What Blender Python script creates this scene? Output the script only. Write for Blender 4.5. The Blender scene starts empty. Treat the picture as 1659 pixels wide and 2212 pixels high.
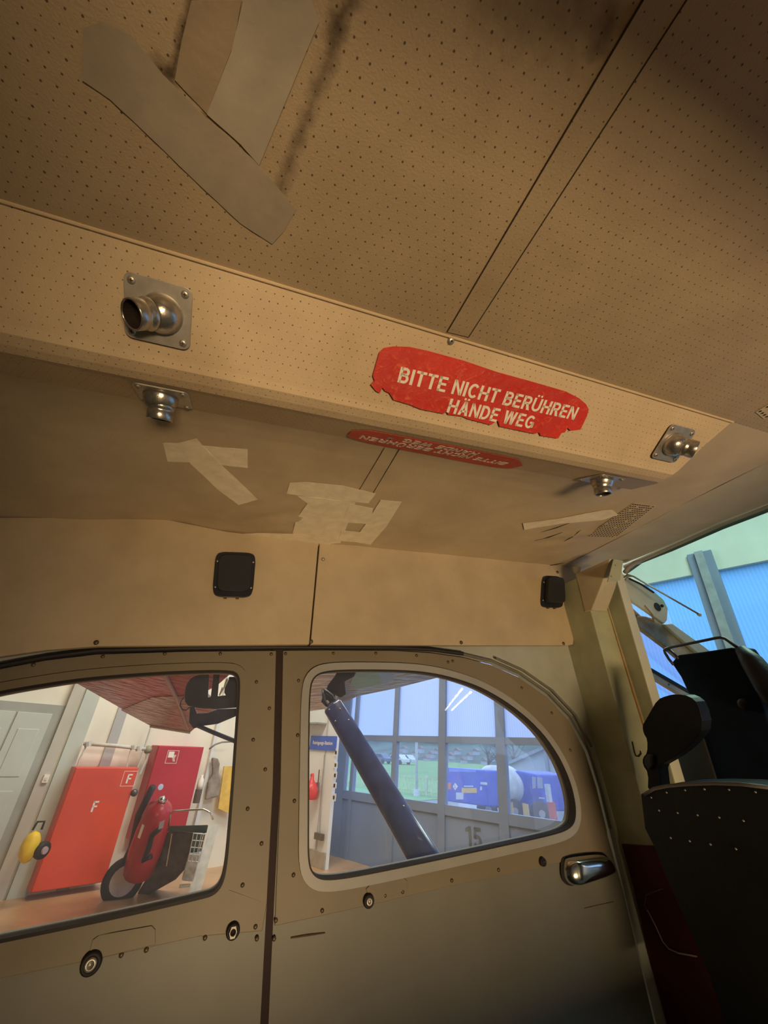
import bpy, bmesh, math, random
from mathutils import Vector, Matrix
from mathutils.geometry import tessellate_polygon
random.seed(7)
S = bpy.context.scene
COL = S.collection
V = Vector
# ------------------------------------------------------------------ camera, world, light
# aircraft axes: x forward, y out through the far side door, z up; the camera is the origin
R = Matrix(((0.93137076, 0.11248457, 0.34625964),
            (-0.35810209, 0.45456838, 0.81555532),
            (-0.0656613, -0.88358068, 0.46365265)))
FPX = 865.13
cam = bpy.data.cameras.new('camera'); camo = bpy.data.objects.new('camera', cam); COL.objects.link(camo)
cam.sensor_fit = 'HORIZONTAL'; cam.sensor_width = 36; cam.lens = 36 * FPX / 1659
cam.clip_start = 0.01; cam.clip_end = 2000
m = Matrix((( R[0][0], -R[0][1], -R[0][2], 0), (R[1][0], -R[1][1], -R[1][2], 0), (R[2][0], -R[2][1], -R[2][2], 0), (0, 0, 0, 1)))
camo.matrix_world = m
S.camera = camo
S.view_settings.view_transform = 'Standard'; S.view_settings.look = 'None'
S.view_settings.exposure = 0.0; S.view_settings.gamma = 1.0; S.view_settings.use_curve_mapping = False
S.cycles.max_bounces = 8; S.cycles.transparent_max_bounces = 24; S.cycles.caustics_reflective = False; S.cycles.caustics_refractive = False
S.cycles.sample_clamp_indirect = 4.0

W = bpy.data.worlds.new('dusk_sky'); S.world = W; W.use_nodes = True
bg = W.node_tree.nodes['Background']; bg.inputs[0].default_value = (0.52, 0.70, 1.0, 1); bg.inputs[1].default_value = 2.5

# hangar axes (level): X right along the glazed front, Y towards it, Z up; the aircraft sits nose-up in it
UP = V((0.11692537, 0.01163176, 0.99307259)).normalized()
EL = V((-0.42038268, 0.90651358, 0.03887838)); EL = (EL - EL.dot(UP) * UP).normalized()
HX = -EL; HY = UP.cross(HX)
HM = Matrix(((HX[0], HY[0], UP[0], 0), (HX[1], HY[1], UP[1], 0), (HX[2], HY[2], UP[2], 0), (0, 0, 0, 1)))
HI = HM.inverted()
FLOOR = -1.95; SIDE = -8.8; FRONT = 7.2; ROOF = 6.0

def area(name, loc, target, sx, sy, power, col, spread=180):
    l = bpy.data.lights.new(name, 'AREA'); l.shape = 'RECTANGLE'; l.size = sx; l.size_y = sy; l.energy = power; l.color = col
    l.spread = math.radians(spread)
    o = bpy.data.objects.new(name, l); COL.objects.link(o); o.location = loc
    o.rotation_euler = (V(target) - V(loc)).to_track_quat('-Z', 'Y').to_euler(); return o
area('doorway_light', (0.22, -2.3, -1.30), (0.35, 0.5, 0.35), 1.0, 0.34, 70, (1.0, 0.71, 0.40))
area('hangar_side_light', HM @ V((4.0, -3.0, 5.0)), (0.3, 0.6, -.6), 2, 2, 45, (1.0, 0.92, 0.72))
area('hangar_roof_light', HM @ V((-5.2, 2.5, 5.2)), HM @ V((-7.6, 2.5, -1)), 4, 2, 330, (1.0, 0.86, 0.62))
area('hangar_roof_light', HM @ V((-4.5, 5.0, 5.2)), HM @ V((-6.0, 5.6, -1)), 2, 2, 120, (0.80, 0.88, 1.0))
area('hangar_roof_light', HM @ V((2.5, 3.0, 5.4)), HM @ V((1.5, 7.2, 3.2)), 3, 1, 190, (0.90, 1.0, 0.93))
area('post_fill_light', HM @ V((1.2, 5.2, 4.8)), (1.25, 0.95, .1), 2.5, 1.5, 220, (0.82, 1.0, 0.80))  # added unseen lamp, brightens the post like daylight through the windscreen

# ------------------------------------------------------------------ pixel -> place helpers (rays meet real planes)
def ray(px, py):
    return R @ V((px - 829.5, py - 1106.0, FPX))
def hit(px, py, p, n):
    d = ray(px, py); n = V(n); return d * (V(p).dot(n) / d.dot(n))
WY = 1.13
def wy(px, py, y=WY): d = ray(px, py); return d * (y / d.y)
def wx(px, py, x): d = ray(px, py); return d * (x / d.x)
def wz(px, py, z=0.5): d = ray(px, py); return d * (z / d.z)
def hray(px, py): return HI @ ray(px, py)
def hside(px, py, X=SIDE): d = hray(px, py); return d * (X / d.x)
def hfront(px, py, Y=FRONT): d = hray(px, py); return d * (Y / d.y)
def hz_(px, py, Z=FLOOR): d = hray(px, py); return d * (Z / d.z)

# ------------------------------------------------------------------ materials
MATS = {}
class NT:
    def __init__(s, m): s.t = m.node_tree; s.n = s.t.nodes; s.l = s.t.links
    def new(s, k, **kw):
        x = s.n.new(k)
        for a, b in kw.items(): setattr(x, a, b)
        return x
    def put(s, sock, v):
        if isinstance(v, bpy.types.NodeSocket): s.l.new(v, sock)
        else: sock.default_value = v
    def math(s, op, a, b=None, c=None, clamp=False):
        x = s.new('ShaderNodeMath', operation=op); x.use_clamp = clamp
        s.put(x.inputs[0], a)
        if b is not None: s.put(x.inputs[1], b)
        if c is not None: s.put(x.inputs[2], c)
        return x.outputs[0]
    def noise(s, scale, detail=4, vec=None, rough=.55, dist=0):
        x = s.new('ShaderNodeTexNoise'); x.inputs['Scale'].default_value = scale; x.inputs['Detail'].default_value = detail
        x.inputs['Roughness'].default_value = rough; x.inputs['Distortion'].default_value = dist
        if vec is not None: s.l.new(vec, x.inputs['Vector'])
        return x.outputs['Fac']
    def ramp(s, v, a, b):
        x = s.new('ShaderNodeMapRange'); s.put(x.inputs[0], v); x.inputs[1].default_value = a; x.inputs[2].default_value = b
        return x.outputs[0]
    def mix(s, f, a, b):
        x = s.new('ShaderNodeMix', data_type='RGBA'); s.put(x.inputs[0], f)
        for i, v in ((6, a), (7, b)):
            if isinstance(v, bpy.types.NodeSocket): s.l.new(v, x.inputs[i])
            else: x.inputs[i].default_value = (*v[:3], 1)
        return x.outputs[2]
    def obj(s):
        c = s.new('ShaderNodeTexCoord'); return c.outputs['Object']
    def sep(s, v):
        x = s.new('ShaderNodeSeparateXYZ'); s.l.new(v, x.inputs[0]); return x.outputs
    def bump(s, h, strength=.3, dist=.002):
        x = s.new('ShaderNodeBump'); s.put(x.inputs['Height'], h); x.inputs['Strength'].default_value = strength
        x.inputs['Distance'].default_value = dist; return x.outputs[0]

def mat(name, col, rough=.6, metal=0, var=.12, vscale=9, bump=.0, bscale=120, spec=.4, coat=0, extra=None):
    if name in MATS: return MATS[name]
    m = bpy.data.materials.new(name); m.use_nodes = True; t = NT(m); b = t.n['Principled BSDF']
    b.inputs['Roughness'].default_value = rough; b.inputs['Metallic'].default_value = metal
    b.inputs['Specular IOR Level'].default_value = spec; b.inputs['Coat Weight'].default_value = coat
    o = t.obj()
    c = t.mix(t.ramp(t.noise(vscale, 5, o), .35, .68), [v * (1 - var) for v in col], [min(1, v * (1 + var)) for v in col])
    if extra: c = extra(t, o, c, b)
    t.l.new(c, b.inputs['Base Color'])
    if bump: t.l.new(t.bump(t.noise(bscale, 4, o), bump), b.inputs['Normal'])
    MATS[name] = m; return m

def dots(t, o, kx, ky, rad, sy=1.0, oy=0.0):
    x, y, z = t.sep(o)
    wob = t.math('MULTIPLY', t.math('SUBTRACT', t.noise(14, 2, o), .5), .0045)
    u = t.math('DIVIDE', t.math('ADD', x, wob), kx); v = t.math('DIVIDE', t.math('MULTIPLY', t.math('ADD', t.math('ADD', y, oy), wob), sy), ky)
    row = t.math('FLOOR', v)
    st = t.math('MULTIPLY', t.math('FLOORED_MODULO', row, 2.0), .5)
    du = t.math('MULTIPLY', t.math('SUBTRACT', t.math('FRACT', t.math('ADD', u, st)), .5), kx)
    dv = t.math('MULTIPLY', t.math('SUBTRACT', t.math('FRACT', v), .5), ky)
    d = t.math('SQRT', t.math('ADD', t.math('MULTIPLY', du, du), t.math('MULTIPLY', dv, dv)))
    n = t.math('MULTIPLY', t.noise(60, 1, o), rad * 1.7)
    return t.math('SUBTRACT', 1.0, t.math('SMOOTH_MIN', 1.0, t.math('DIVIDE', d, t.math('MAXIMUM', n, rad * .35)), 0.0), clamp=True)

def seg(t, o, a, b, w):
    """mask around the stain line a-b, in x,y"""
    x, y, z = t.sep(o); ax, ay = a[:2]; dx, dy = b[0] - ax, b[1] - ay; L2 = dx * dx + dy * dy
    px = t.math('SUBTRACT', x, ax); py = t.math('SUBTRACT', y, ay)
    k = t.math('DIVIDE', t.math('ADD', t.math('MULTIPLY', px, dx), t.math('MULTIPLY', py, dy)), L2, clamp=True)
    ex = t.math('SUBTRACT', px, t.math('MULTIPLY', k, dx)); ey = t.math('SUBTRACT', py, t.math('MULTIPLY', k, dy))
    d = t.math('SQRT', t.math('ADD', t.math('MULTIPLY', ex, ex), t.math('MULTIPLY', ey, ey)))
    d = t.math('ADD', d, t.math('MULTIPLY', t.math('SUBTRACT', t.noise(70, 3, o), .5), w * 1.6))
    return t.math('SUBTRACT', 1.0, t.math('DIVIDE', d, w), clamp=True)

def vinyl(name, col, dotp=None, stains=(), rough=.62, soft=.5):
    def ex(t, o, c, b):
        c = t.mix(t.math('MULTIPLY', t.ramp(t.noise(3.2, 6, o, .6), .48, .75), .5), c, (col[0] * .62, col[1] * .55, col[2] * .48))
        for a, bb, w, s in stains:
            c = t.mix(t.math('MULTIPLY', seg(t, o, a, bb, w), s), c, (.05, .03, .018))
        if dotp:
            k = dots(t, o, *dotp)
            c = t.mix(t.math('MULTIPLY', t.ramp(k, .0, .45), .82), c, (.03, .018, .010))
        return c
    m = mat(name, col, rough, var=.06, vscale=11, bump=.28, bscale=420, spec=.35, extra=ex)
    return m

CREAM = (.60, .49, .325)
near_st = [(wz(735, 60), wz(598, 428), .010, .55), (wz(760, 0), wz(715, 70), .012, .7), (wz(412, 0), wz(372, 160), .006, .85),
           (wz(345, 148), wz(372, 165), .012, .7), (wz(1075, 15), wz(1330, 75), .030, .35), (wz(1320, 45), wz(1290, 100), .012, .5), (wz(520, 20), wz(447, 245), .006, .6)]
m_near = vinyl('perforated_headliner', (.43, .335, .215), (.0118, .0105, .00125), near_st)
m_duct = vinyl('perforated_duct_vinyl', (.64, .50, .32), (.0110, .0105, .0011, 1.18))
m_far = vinyl('far_headliner', (.60, .49, .33), (.0118, .0105, .00055))
m_panel = vinyl('wall_panel_vinyl', (.56, .45, .29))
m_strip = vinyl('seam_strip_vinyl', (.40, .315, .20), (.0118, .0105, .0009))
m_seam = mat('dark_seam', (.06, .04, .025), .9)
m_tape = mat('masking_tape', (.92, .82, .62), .55, var=.08, vscale=30, bump=.35, bscale=90)
m_ntape = mat('aged_grey_tape', (.365, .31, .235), .5, var=.10, vscale=16, bump=.3, bscale=60)
def dirty(t, o, c, b):
    c = t.mix(t.math('MULTIPLY', t.ramp(t.noise(2.6, 6, o, .6), .42, .8), .45), c, (.13, .11, .08))
    return c
m_door = mat('door_paint', (.20, .195, .155), .5, var=.08, vscale=5, spec=.55, extra=dirty)
m_doorup = mat('door_upper_paint', (.225, .185, .12), .48, var=.08, vscale=5, spec=.45)
m_mould = mat('window_moulding_paint', (.36, .355, .33), .38, var=.06, spec=.5)
m_skin = mat('fuselage_paint', (.44, .45, .38), .42, var=.1, spec=.5)
m_rubber = mat('black_rubber', (.02, .016, .015), .6)
m_post = mat('frame_paint', (.44, .45, .30), .45, var=.1, vscale=14, bump=.1, bscale=300)
m_postw = mat('post_edge_paint', (.66, .66, .52), .5, var=.06)
m_chrome = mat('chrome', (.72, .74, .68), .16, 1, var=.05)
m_alu = mat('worn_aluminium', (.50, .47, .42), .42, .75, var=.12, vscale=60)
m_cast = mat('cast_metal', (.46, .43, .38), .26, .85, var=.15, vscale=80, bump=.2, bscale=200)
m_black = mat('black_plastic', (.018, .020, .028), .38, var=.2)
m_screw = mat('dull_screw', (.16, .12, .075), .45, .6)
m_rust = mat('brown_screw', (.14, .075, .03), .5, .5)
m_dark = mat('bore_dark', (.025, .015, .01), .8)
m_seat = mat('black_leather', (.006, .006, .008), .5, spec=.25, var=.25, vscale=14, bump=.4, bscale=70)
m_seatn = mat('navy_canvas', (.004, .010, .020), .85, spec=.15, var=.2, bump=.3)
m_burg = mat('burgundy_fabric', (.06, .006, .007), .8, var=.2, bump=.3)
m_pipe = mat('pale_piping', (.30, .22, .21), .6)
m_white = mat('white_lettering', (.86, .80, .70), .6, var=.04)
def sticker(t, o, c, b):
    w = t.noise(55, 8, o, .75, 1.5)
    c = t.mix(t.ramp(w, .55, .66), c, (.78, .14, .05)); b.inputs['Roughness'].default_value = .4
    t.l.new(t.bump(w, .6, .002), b.inputs['Normal']); return c
m_red = mat('red_sticker', (.62, .035, .022), .4, var=.12, extra=sticker)

def glass(name, tint=(1, 1, 1), refl=1.0, haze=0.0, hazecol=(.8, .85, 1)):
    m = bpy.data.materials.new(name); m.use_nodes = True; t = NT(m); t.n.remove(t.n['Principled BSDF'])
    out = t.n['Material Output']
    tr = t.new('ShaderNodeBsdfTransparent'); tr.inputs[0].default_value = (*tint, 1)
    gl = t.new('ShaderNodeBsdfGlossy'); gl.inputs['Roughness'].default_value = .015
    fr = t.new('ShaderNodeFresnel'); fr.inputs[0].default_value = 1.49
    mx = t.new('ShaderNodeMixShader'); t.l.new(t.math('MULTIPLY', fr.outputs[0], refl, clamp=True), mx.inputs[0]); t.l.new(tr.outputs[0], mx.inputs[1]); t.l.new(gl.outputs[0], mx.inputs[2])
    last = mx.outputs[0]
    if haze:
        o = t.obj(); df = t.new('ShaderNodeBsdfTranslucent'); df.inputs[0].default_value = (*hazecol, 1)
        df2 = t.new('ShaderNodeBsdfDiffuse'); df2.inputs[0].default_value = (*hazecol, 1)
        ad = t.new('ShaderNodeMixShader'); ad.inputs[0].default_value = .5; t.l.new(df.outputs[0], ad.inputs[1]); t.l.new(df2.outputs[0], ad.inputs[2])
        m2 = t.new('ShaderNodeMixShader'); t.l.new(t.math('MULTIPLY', t.ramp(t.noise(7, 6, o, .7), -.4, 1.0), haze), m2.inputs[0]); t.l.new(last, m2.inputs[1]); t.l.new(ad.outputs[0], m2.inputs[2]); last = m2.outputs[0]
    t.l.new(last, out.inputs[0]); MATS[name] = m; return m
m_pane = glass('cabin_perspex', (.97, .97, 1), 1.0, .10)
m_wind = glass('windscreen_perspex', (.70, .95, .98), .06)
m_hpane = glass('hangar_glass', (.90, .94, 1.0), .8, .34, (.62, .74, 1.0))
def emis(name, col, st):
    m = bpy.data.materials.new(name); m.use_nodes = True; t = NT(m); b = t.n['Principled BSDF']
    b.inputs['Base Color'].default_value = (.8, .8, .8, 1); b.inputs['Emission Color'].default_value = (*col, 1); b.inputs['Emission Strength'].default_value = st
    t.l.new(t.mix(t.noise(3, 1), col, [c * .96 for c in col]), b.inputs['Emission Color']); return m
m_tube = emis('lit_tube', (1, .93, .78), 26)

# ------------------------------------------------------------------ mesh helpers
class MB:
    def __init__(s): s.v = []; s.f = []
    def add(s, vs, fs):
        k = len(s.v); s.v += [V(p) for p in vs]; s.f += [[k + i for i in f] for f in fs]; return s
    def box(s, a, b):
        x0, y0, z0 = [min(a[i], b[i]) for i in range(3)]; x1, y1, z1 = [max(a[i], b[i]) for i in range(3)]
        return s.add([(x0, y0, z0), (x1, y0, z0), (x1, y1, z0), (x0, y1, z0), (x0, y0, z1), (x1, y0, z1), (x1, y1, z1), (x0, y1, z1)],
                     [(0, 3, 2, 1), (4, 5, 6, 7), (0, 1, 5, 4), (1, 2, 6, 5), (2, 3, 7, 6), (3, 0, 4, 7)])
    def hexa(s, p):     # 8 points: bottom ring, top ring
        return s.add(p, [(0, 3, 2, 1), (4, 5, 6, 7), (0, 1, 5, 4), (1, 2, 6, 5), (2, 3, 7, 6), (3, 0, 4, 7)])
    def prism(s, pts, d, holes=()):
        """polygon (with holes) of 3D points given a thickness vector d"""
        pts = [V(p) for p in pts]; loops = [pts] + [[V(p) for p in h] for h in holes]; d = V(d)
        flat = [p for l in loops for p in l]; n = len(flat)
        tris = tessellate_polygon(loops)
        s.add(flat + [p + d for p in flat], [tuple(t) for t in tris] + [(t[2] + n, t[1] + n, t[0] + n) for t in tris])
        k = len(s.v) - 2 * n; o = 0
        for l in loops:
            L = len(l)
            for i in range(L):
                a, b = o + i, o + (i + 1) % L; s.f.append([k + a, k + b, k + b + n, k + a + n])
            o += L
        return s
    def loft(s, rings, cap=True, closed=True):
        n = len(rings[0]); k = len(s.v)
        for r in rings: s.v += [V(p) for p in r]
        for j in range(len(rings) - 1):
            for i in range(n if closed else n - 1):
                a = k + j * n + i; b = k + j * n + (i + 1) % n; s.f.append([a, b, b + n, a + n])
        if cap: s.f.append([k + i for i in range(n)][::-1]); s.f.append([k + (len(rings) - 1) * n + i for i in range(n)])
        return s
    def tube(s, pts, r, n=8, closed=False):
        pts = [V(p) for p in pts]; rings = []; up = None; N = len(pts)
        for i, p in enumerate(pts):
            a = pts[(i - 1) % N] if (closed or i) else p; b = pts[(i + 1) % N] if (closed or i < N - 1) else p
            t = (b - a).normalized()
            if up is None: up = t.orthogonal().normalized()
            up = (up - up.dot(t) * t).normalized(); w = t.cross(up); rr = r[i] if isinstance(r, (list, tuple)) else r
            rings.append([p + rr * (math.cos(q * 2 * math.pi / n) * up + math.sin(q * 2 * math.pi / n) * w) for q in range(n)])
        if closed: rings.append(rings[0])
        return s.loft(rings, cap=not closed)
    def lathe(s, prof, c, ax, n=24):
        """prof: list of (radius, height along ax)"""
        ax = V(ax).normalized(); u = ax.orthogonal().normalized(); w = ax.cross(u); c = V(c)
        rings = [[c + ax * h + r * (math.cos(q * 2 * math.pi / n) * u + math.sin(q * 2 * math.pi / n) * w) for q in range(n)] for r, h in prof]
        return s.loft(rings)
    def build(s, name, m, parent=None, frame=None, smooth=False, bevel=0, seg=2, sub=0, kind=None, label=None):
        me = bpy.data.meshes.new(name); vs = [frame @ p if frame else p for p in s.v]
        me.from_pydata([tuple(p) for p in vs], [], s.f); me.update()
        bm = bmesh.new(); bm.from_mesh(me); bmesh.ops.recalc_face_normals(bm, faces=bm.faces); bm.to_mesh(me); bm.free()
        me.materials.append(m)
        o = bpy.data.objects.new(name, me); COL.objects.link(o)
        if smooth:
            for p in me.polygons: p.use_smooth = True
        if bevel:
            b = o.modifiers.new('b', 'BEVEL'); b.width = bevel; b.segments = seg; b.limit_method = 'ANGLE'; b.angle_limit = math.radians(35)
        if sub:
            b = o.modifiers.new('s', 'SUBSURF'); b.levels = sub; b.render_levels = sub
        if parent is not None: o.parent = parent; o.matrix_parent_inverse = parent.matrix_world.inverted()
        if kind: o['kind'] = kind
        if label: o['label'] = label
        return o
def tag(o, label, cat, group=None, kind=None):
    o['label'] = label; o['category'] = cat
    if group: o['group'] = group
    if kind: o['kind'] = kind
    return o
def thing(name, label, cat, loc=(0, 0, 0), group=None, frame=None):
    o = bpy.data.objects.new(name, None); COL.objects.link(o); o.empty_display_size = .05
    o.matrix_world = Matrix.Translation(frame @ V(loc) if frame else V(loc))
    return tag(o, label, cat, group)
def struct_empty(name, loc=(0, 0, 0)):
    o = bpy.data.objects.new(name, None); COL.objects.link(o); o.matrix_world = Matrix.Translation(V(loc)); o['kind'] = 'structure'; return o
def smooth_loop(pts, it=2, keep=()):
    pts = [V(p) for p in pts]
    for _ in range(it):
        q = []
        for i in range(len(pts)):
            a, b = pts[i], pts[(i + 1) % len(pts)]; q += [a * .75 + b * .25, a * .25 + b * .75]
        pts = q
    return pts
def offset_xz(pts, d):
    """offset a loop lying in an x-z plane outwards by d"""
    n = len(pts); A = sum(pts[i].x * pts[(i + 1) % n].z - pts[(i + 1) % n].x * pts[i].z for i in range(n)); sg = 1 if A > 0 else -1
    out = []
    for i in range(n):
        t = (pts[(i + 1) % n] - pts[i - 1]); t.y = 0; t.normalize(); out.append(pts[i] + V((t.z, 0, -t.x)) * d * sg)
    return out
def aty(pts, y): return [V((p.x, y, p.z)) for p in pts]
def text_mesh(name, body, size, M, mt, parent=None, ext=.0006, off=.0, align='CENTER', sx=1.0, shear=0, space=1.0):
    c = bpy.data.curves.new(name, 'FONT'); c.body = body; c.size = size; c.extrude = ext; c.offset = off; c.align_x = align; c.align_y = 'CENTER'; c.shear = shear
    c.space_character = space
    t = bpy.data.objects.new('tmp', c); COL.objects.link(t); bpy.context.view_layer.update()
    me = bpy.data.meshes.new_from_object(t.evaluated_get(bpy.context.evaluated_depsgraph_get())); bpy.data.objects.remove(t)
    me.transform(M @ Matrix.Diagonal((sx, 1, 1, 1))); me.materials.clear(); me.materials.append(mt)
    o = bpy.data.objects.new(name, me); COL.objects.link(o)
    if parent is not None: o.parent = parent; o.matrix_parent_inverse = parent.matrix_world.inverted()
    return o
def basis(o, x, y):
    x = V(x).normalized(); y = V(y); y = (y - y.dot(x) * x).normalized(); z = x.cross(y)
    return Matrix(((x[0], y[0], z[0], o[0]), (x[1], y[1], z[1], o[1]), (x[2], y[2], z[2], o[2]), (0, 0, 0, 1)))

# ------------------------------------------------------------------ aircraft cabin shell
def struct(mb, name, m, **k): return mb.build(name, m, kind='structure', **k)
ZC = .5
YD0, YD1, YD2, YD3, ZD = .3325, .444, .4827, .638, .431
FS = .42   # slope of the far duct face     # duct section
EDGE = [(-1.6, .490), (-.55, .487), (-.40, .497), (-.16, .522), (-.02, .506), (.27, .494), (.55, .489), (1.2, .482), (2, .48)]
def edge_z(x):
    for (a, za), (b, zb) in zip(EDGE, EDGE[1:]):
        if x <= b:
            k = max(0, min(1, (x - a) / (b - a))); k = k * k * (3 - 2 * k); return za + (zb - za) * k
    return EDGE[-1][1]
FIL = [(.550, .4633), (.565, .4698), (.60, .4808), (.64, .4893), (.69, .4952), (.75, .4986), (.82, .5)]
def far_z(x, y):
    k = max(0, min(1, (y - .62) / .5)); z = ZC + (edge_z(x) - ZC) * k * k
    if .550 <= y < .82 and x < .96:      # the cloth sweeps down on to the duct
        for (a, za), (b, zb) in zip(FIL, FIL[1:]):
            if y <= b: f = za + (zb - za) * (y - a) / (b - a); break
        w = max(0, min(1, (.96 - x) / .10)); w = w * w * (3 - 2 * w); z -= (.5 - f) * w
    return z
def on_far(px, py, up=0):
    z = .5
    for _ in range(12):
        p = wz(px, py, z); z = far_z(p.x, p.y) - up
    return wz(px, py, z)
# near half of the headliner (front edge is the crease)
crease = [(1659, 998), (1560, 1046), (1471, 1092), (1380, 1140), (1300, 1182), (1211, 1226)]
cr = [on_far(*q) for q in crease]
cr_near = V((cr[0].x - .06, -.35, ZC))
near_poly = [V((-1.5, -.35, ZC)), cr_near, V((1.03, .05, ZC)) if False else V((cr[0].x - .03, .1, ZC)), V((cr[0].x - .005, YD0, ZC)), V((-1.5, YD0, ZC))]
struct(MB().prism(near_poly, (0, 0, .015)), 'ceiling', m_near)
mb = MB(); NX, NY = 90, 78; x0 = -1.5
def xcr(y):
    ps = [V((cr[0].x - .005, YD0, 0))] + cr
    for a, b in zip(ps, ps[1:]):
        if y <= b.y: return a.x + (b.x - a.x) * max(0, (y - a.y)) / max(1e-6, b.y - a.y)
    return cr[-1].x
grid = [];
for j in range(NY + 1):
    y = YD0 + (1.16 - YD0) * j / NY; xe = xcr(y)
    for i in range(NX + 1):
        x = x0 + (xe - x0) * i / NX; z = far_z(x, y)
        # loose cloth folds near the front speaker grille and above the black covers
        for q, a, s in (((1190, 1165), .006, .05), ((1250, 1150), -.006, .05), ((620, 1120), .005, .07), ((560, 1110), .004, .06)):
            c = wz(*q); z += a * math.exp(-((x - c.x) ** 2 + (y - c.y) ** 2) / s ** 2) * math.sin(60 * (x + y))
        grid.append(V((x, y, z)))
fs = [(j * (NX + 1) + i, j * (NX + 1) + i + 1, (j + 1) * (NX + 1) + i + 1, (j + 1) * (NX + 1) + i) for j in range(NY) for i in range(NX)]
mb.add(grid, fs); mb.build('ceiling', m_far, kind='structure', smooth=True)
# roof skin above everything, floor, rear bulkhead, near side wall around the open near door
m_out = mat('outer_skin', (.35, .34, .30), .5)
struct(MB().box((-1.6, -.42, .535), (1.42, 1.26, .56)), 'ceiling', m_out)
struct(MB().box((-1.6, -.42, -.9), (3.2, 1.26, -.86)), 'floor', mat('cabin_floor', (.05, .045, .04), .8))
struct(MB().box((-1.55, -.4, -.86), (-1.5, 1.2, .535)), 'wall_rear', m_panel)
struct(MB().box((-1.5, -.4, .17), (1.3, -.36, .535)).box((-1.5, -.4, -.86), (-.10, -.36, .20)).box((1.0, -.4, -.86), (1.3, -.36, .13)), 'wall_near', m_panel)  # unseen; door opening shaped to shade the rear and near ceiling
# front part of the headliner, from crease to windscreen rail
rail = [(1659, 1087), (1560, 1125), (1450, 1174), (1348, 1216)]
rl = [wx(*q, 1.45) for q in rail]
mb = MB(); top = [cr[0], cr[2], cr[3], cr[5]]
bot = [rl[0], rl[1], rl[2], rl[3]]
ring = [V((cr[0].x - .06, -.36, ZC)), top[0], top[1], top[2], top[3], V((cr[5].x, 1.2, .482))]
ring2 = [V((1.45, -.36, .494)), bot[0], bot[1], bot[2], bot[3], V((1.45, 1.2, .49))]
mb.loft([ring, ring2], cap=False, closed=False)
mb.loft([[p + V((0, 0, .02)) for p in ring], [p + V((0, 0, .02)) for p in ring2]], cap=False, closed=False)
mb.build('ceiling', vinyl('front_headliner', (.56, .50, .36)), kind='structure')
# windscreen rail: pale sealed strip, dark rubber lip
struct(MB().tube([wx(1348, 1213, 1.455), wx(1450, 1171, 1.455), wx(1560, 1123, 1.455), wx(1659, 1082, 1.455), V((1.455, -.3, .5))], .007, 6), 'trim_1', mat('rail_metal', (.62, .70, .70), .35, .3))
struct(MB().tube([wx(1352, 1236, 1.50), wx(1385, 1212, 1.50), wx(1450, 1186, 1.50), wx(1560, 1138, 1.50), wx(1659, 1100, 1.50), V((1.5, -.3, .50))], .009, 8), 'trim_2', mat('grey_rubber_seal', (.16, .15, .14), .6))
struct(MB().tube([wx(1350, 1225, 1.475), wx(1450, 1180, 1.475), wx(1560, 1131, 1.475), wx(1659, 1092, 1.475), V((1.475, -.3, .5))], .009, 8), 'trim_3', mat('cream_seal', (.42, .40, .35), .6))

# fabric seam strips and piping across the headliner
def strip(pts, th, name, m, w=None):
    return MB().prism([p for p in pts], (0, 0, -th)).build(name, m, kind='structure')
A0, A1, B0, B1 = wz(966, 716, .4995), wz(1385, 5, .4995), wz(1012, 727, .4995), wz(1478, 5, .4995)
k = 1.35
A1 = A0 + (A1 - A0) * k; B1 = B0 + (B1 - B0) * k
strip([A0, A1, B1, B0], .0012, 'trim_4', m_strip)
struct(MB().tube([A0 + V((0, 0, -.001)), A1 + V((0, 0, -.001))], .00075, 6), 'trim_5', m_seam)
struct(MB().tube([B0 + V((0, 0, -.001)), B1 + V((0, 0, -.001))], .00095, 6), 'trim_6', m_seam)
for n, (a, b) in enumerate((((838, 955), (768, 1072)), ((868, 962), (800, 1075)))):
    struct(MB().tube([on_far(a[0] + (b[0] - a[0]) * k_ / 9, a[1] + (b[1] - a[1]) * k_ / 9, .001) for k_ in range(10)], .0007, 6), 'trim_%d' % (7 + n), m_seam)
struct(MB().tube([V((-1.5, YD0 - .001, .499)), V((.935, YD0 - .001, .499))], .0022, 8), 'trim_9', m_duct)

# air duct running along the ceiling
sec = [(YD0 - .004, ZC + .006), (YD0, ZC), (.385, .4702), (.437, .4385), (.446, .4315), (.463, .4300), (.4785, .4315), (.492, .4382), (.567, .4702), (.572, ZC), (.576, ZC + .006)]
rings = []
for x, f in ((-1.5, 1), (.6, 1), (.80, 1)): rings.append([V((x, y, z)) for y, z in sec])
ends = [wz(1580, 912).x + .005, .933, .905, .882, .872, .868, .872, .885, .91, .945, .95]
rings.append([V((e, y, z)) for e, (y, z) in zip(ends, sec)])
mb = MB().loft(rings, cap=False)
endring = [V((e + (.0 if z > .49 else (.5 - z) * .9 + .01), y, ZC + .004)) for e, (y, z) in zip(ends, sec)]
mb.loft([rings[-1], endring], cap=False, closed=False)
duct = mb.build('air_duct', m_duct, smooth=False, bevel=0)
tag(duct, 'cream perforated vinyl air duct box running along the cabin ceiling', 'duct')
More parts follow.
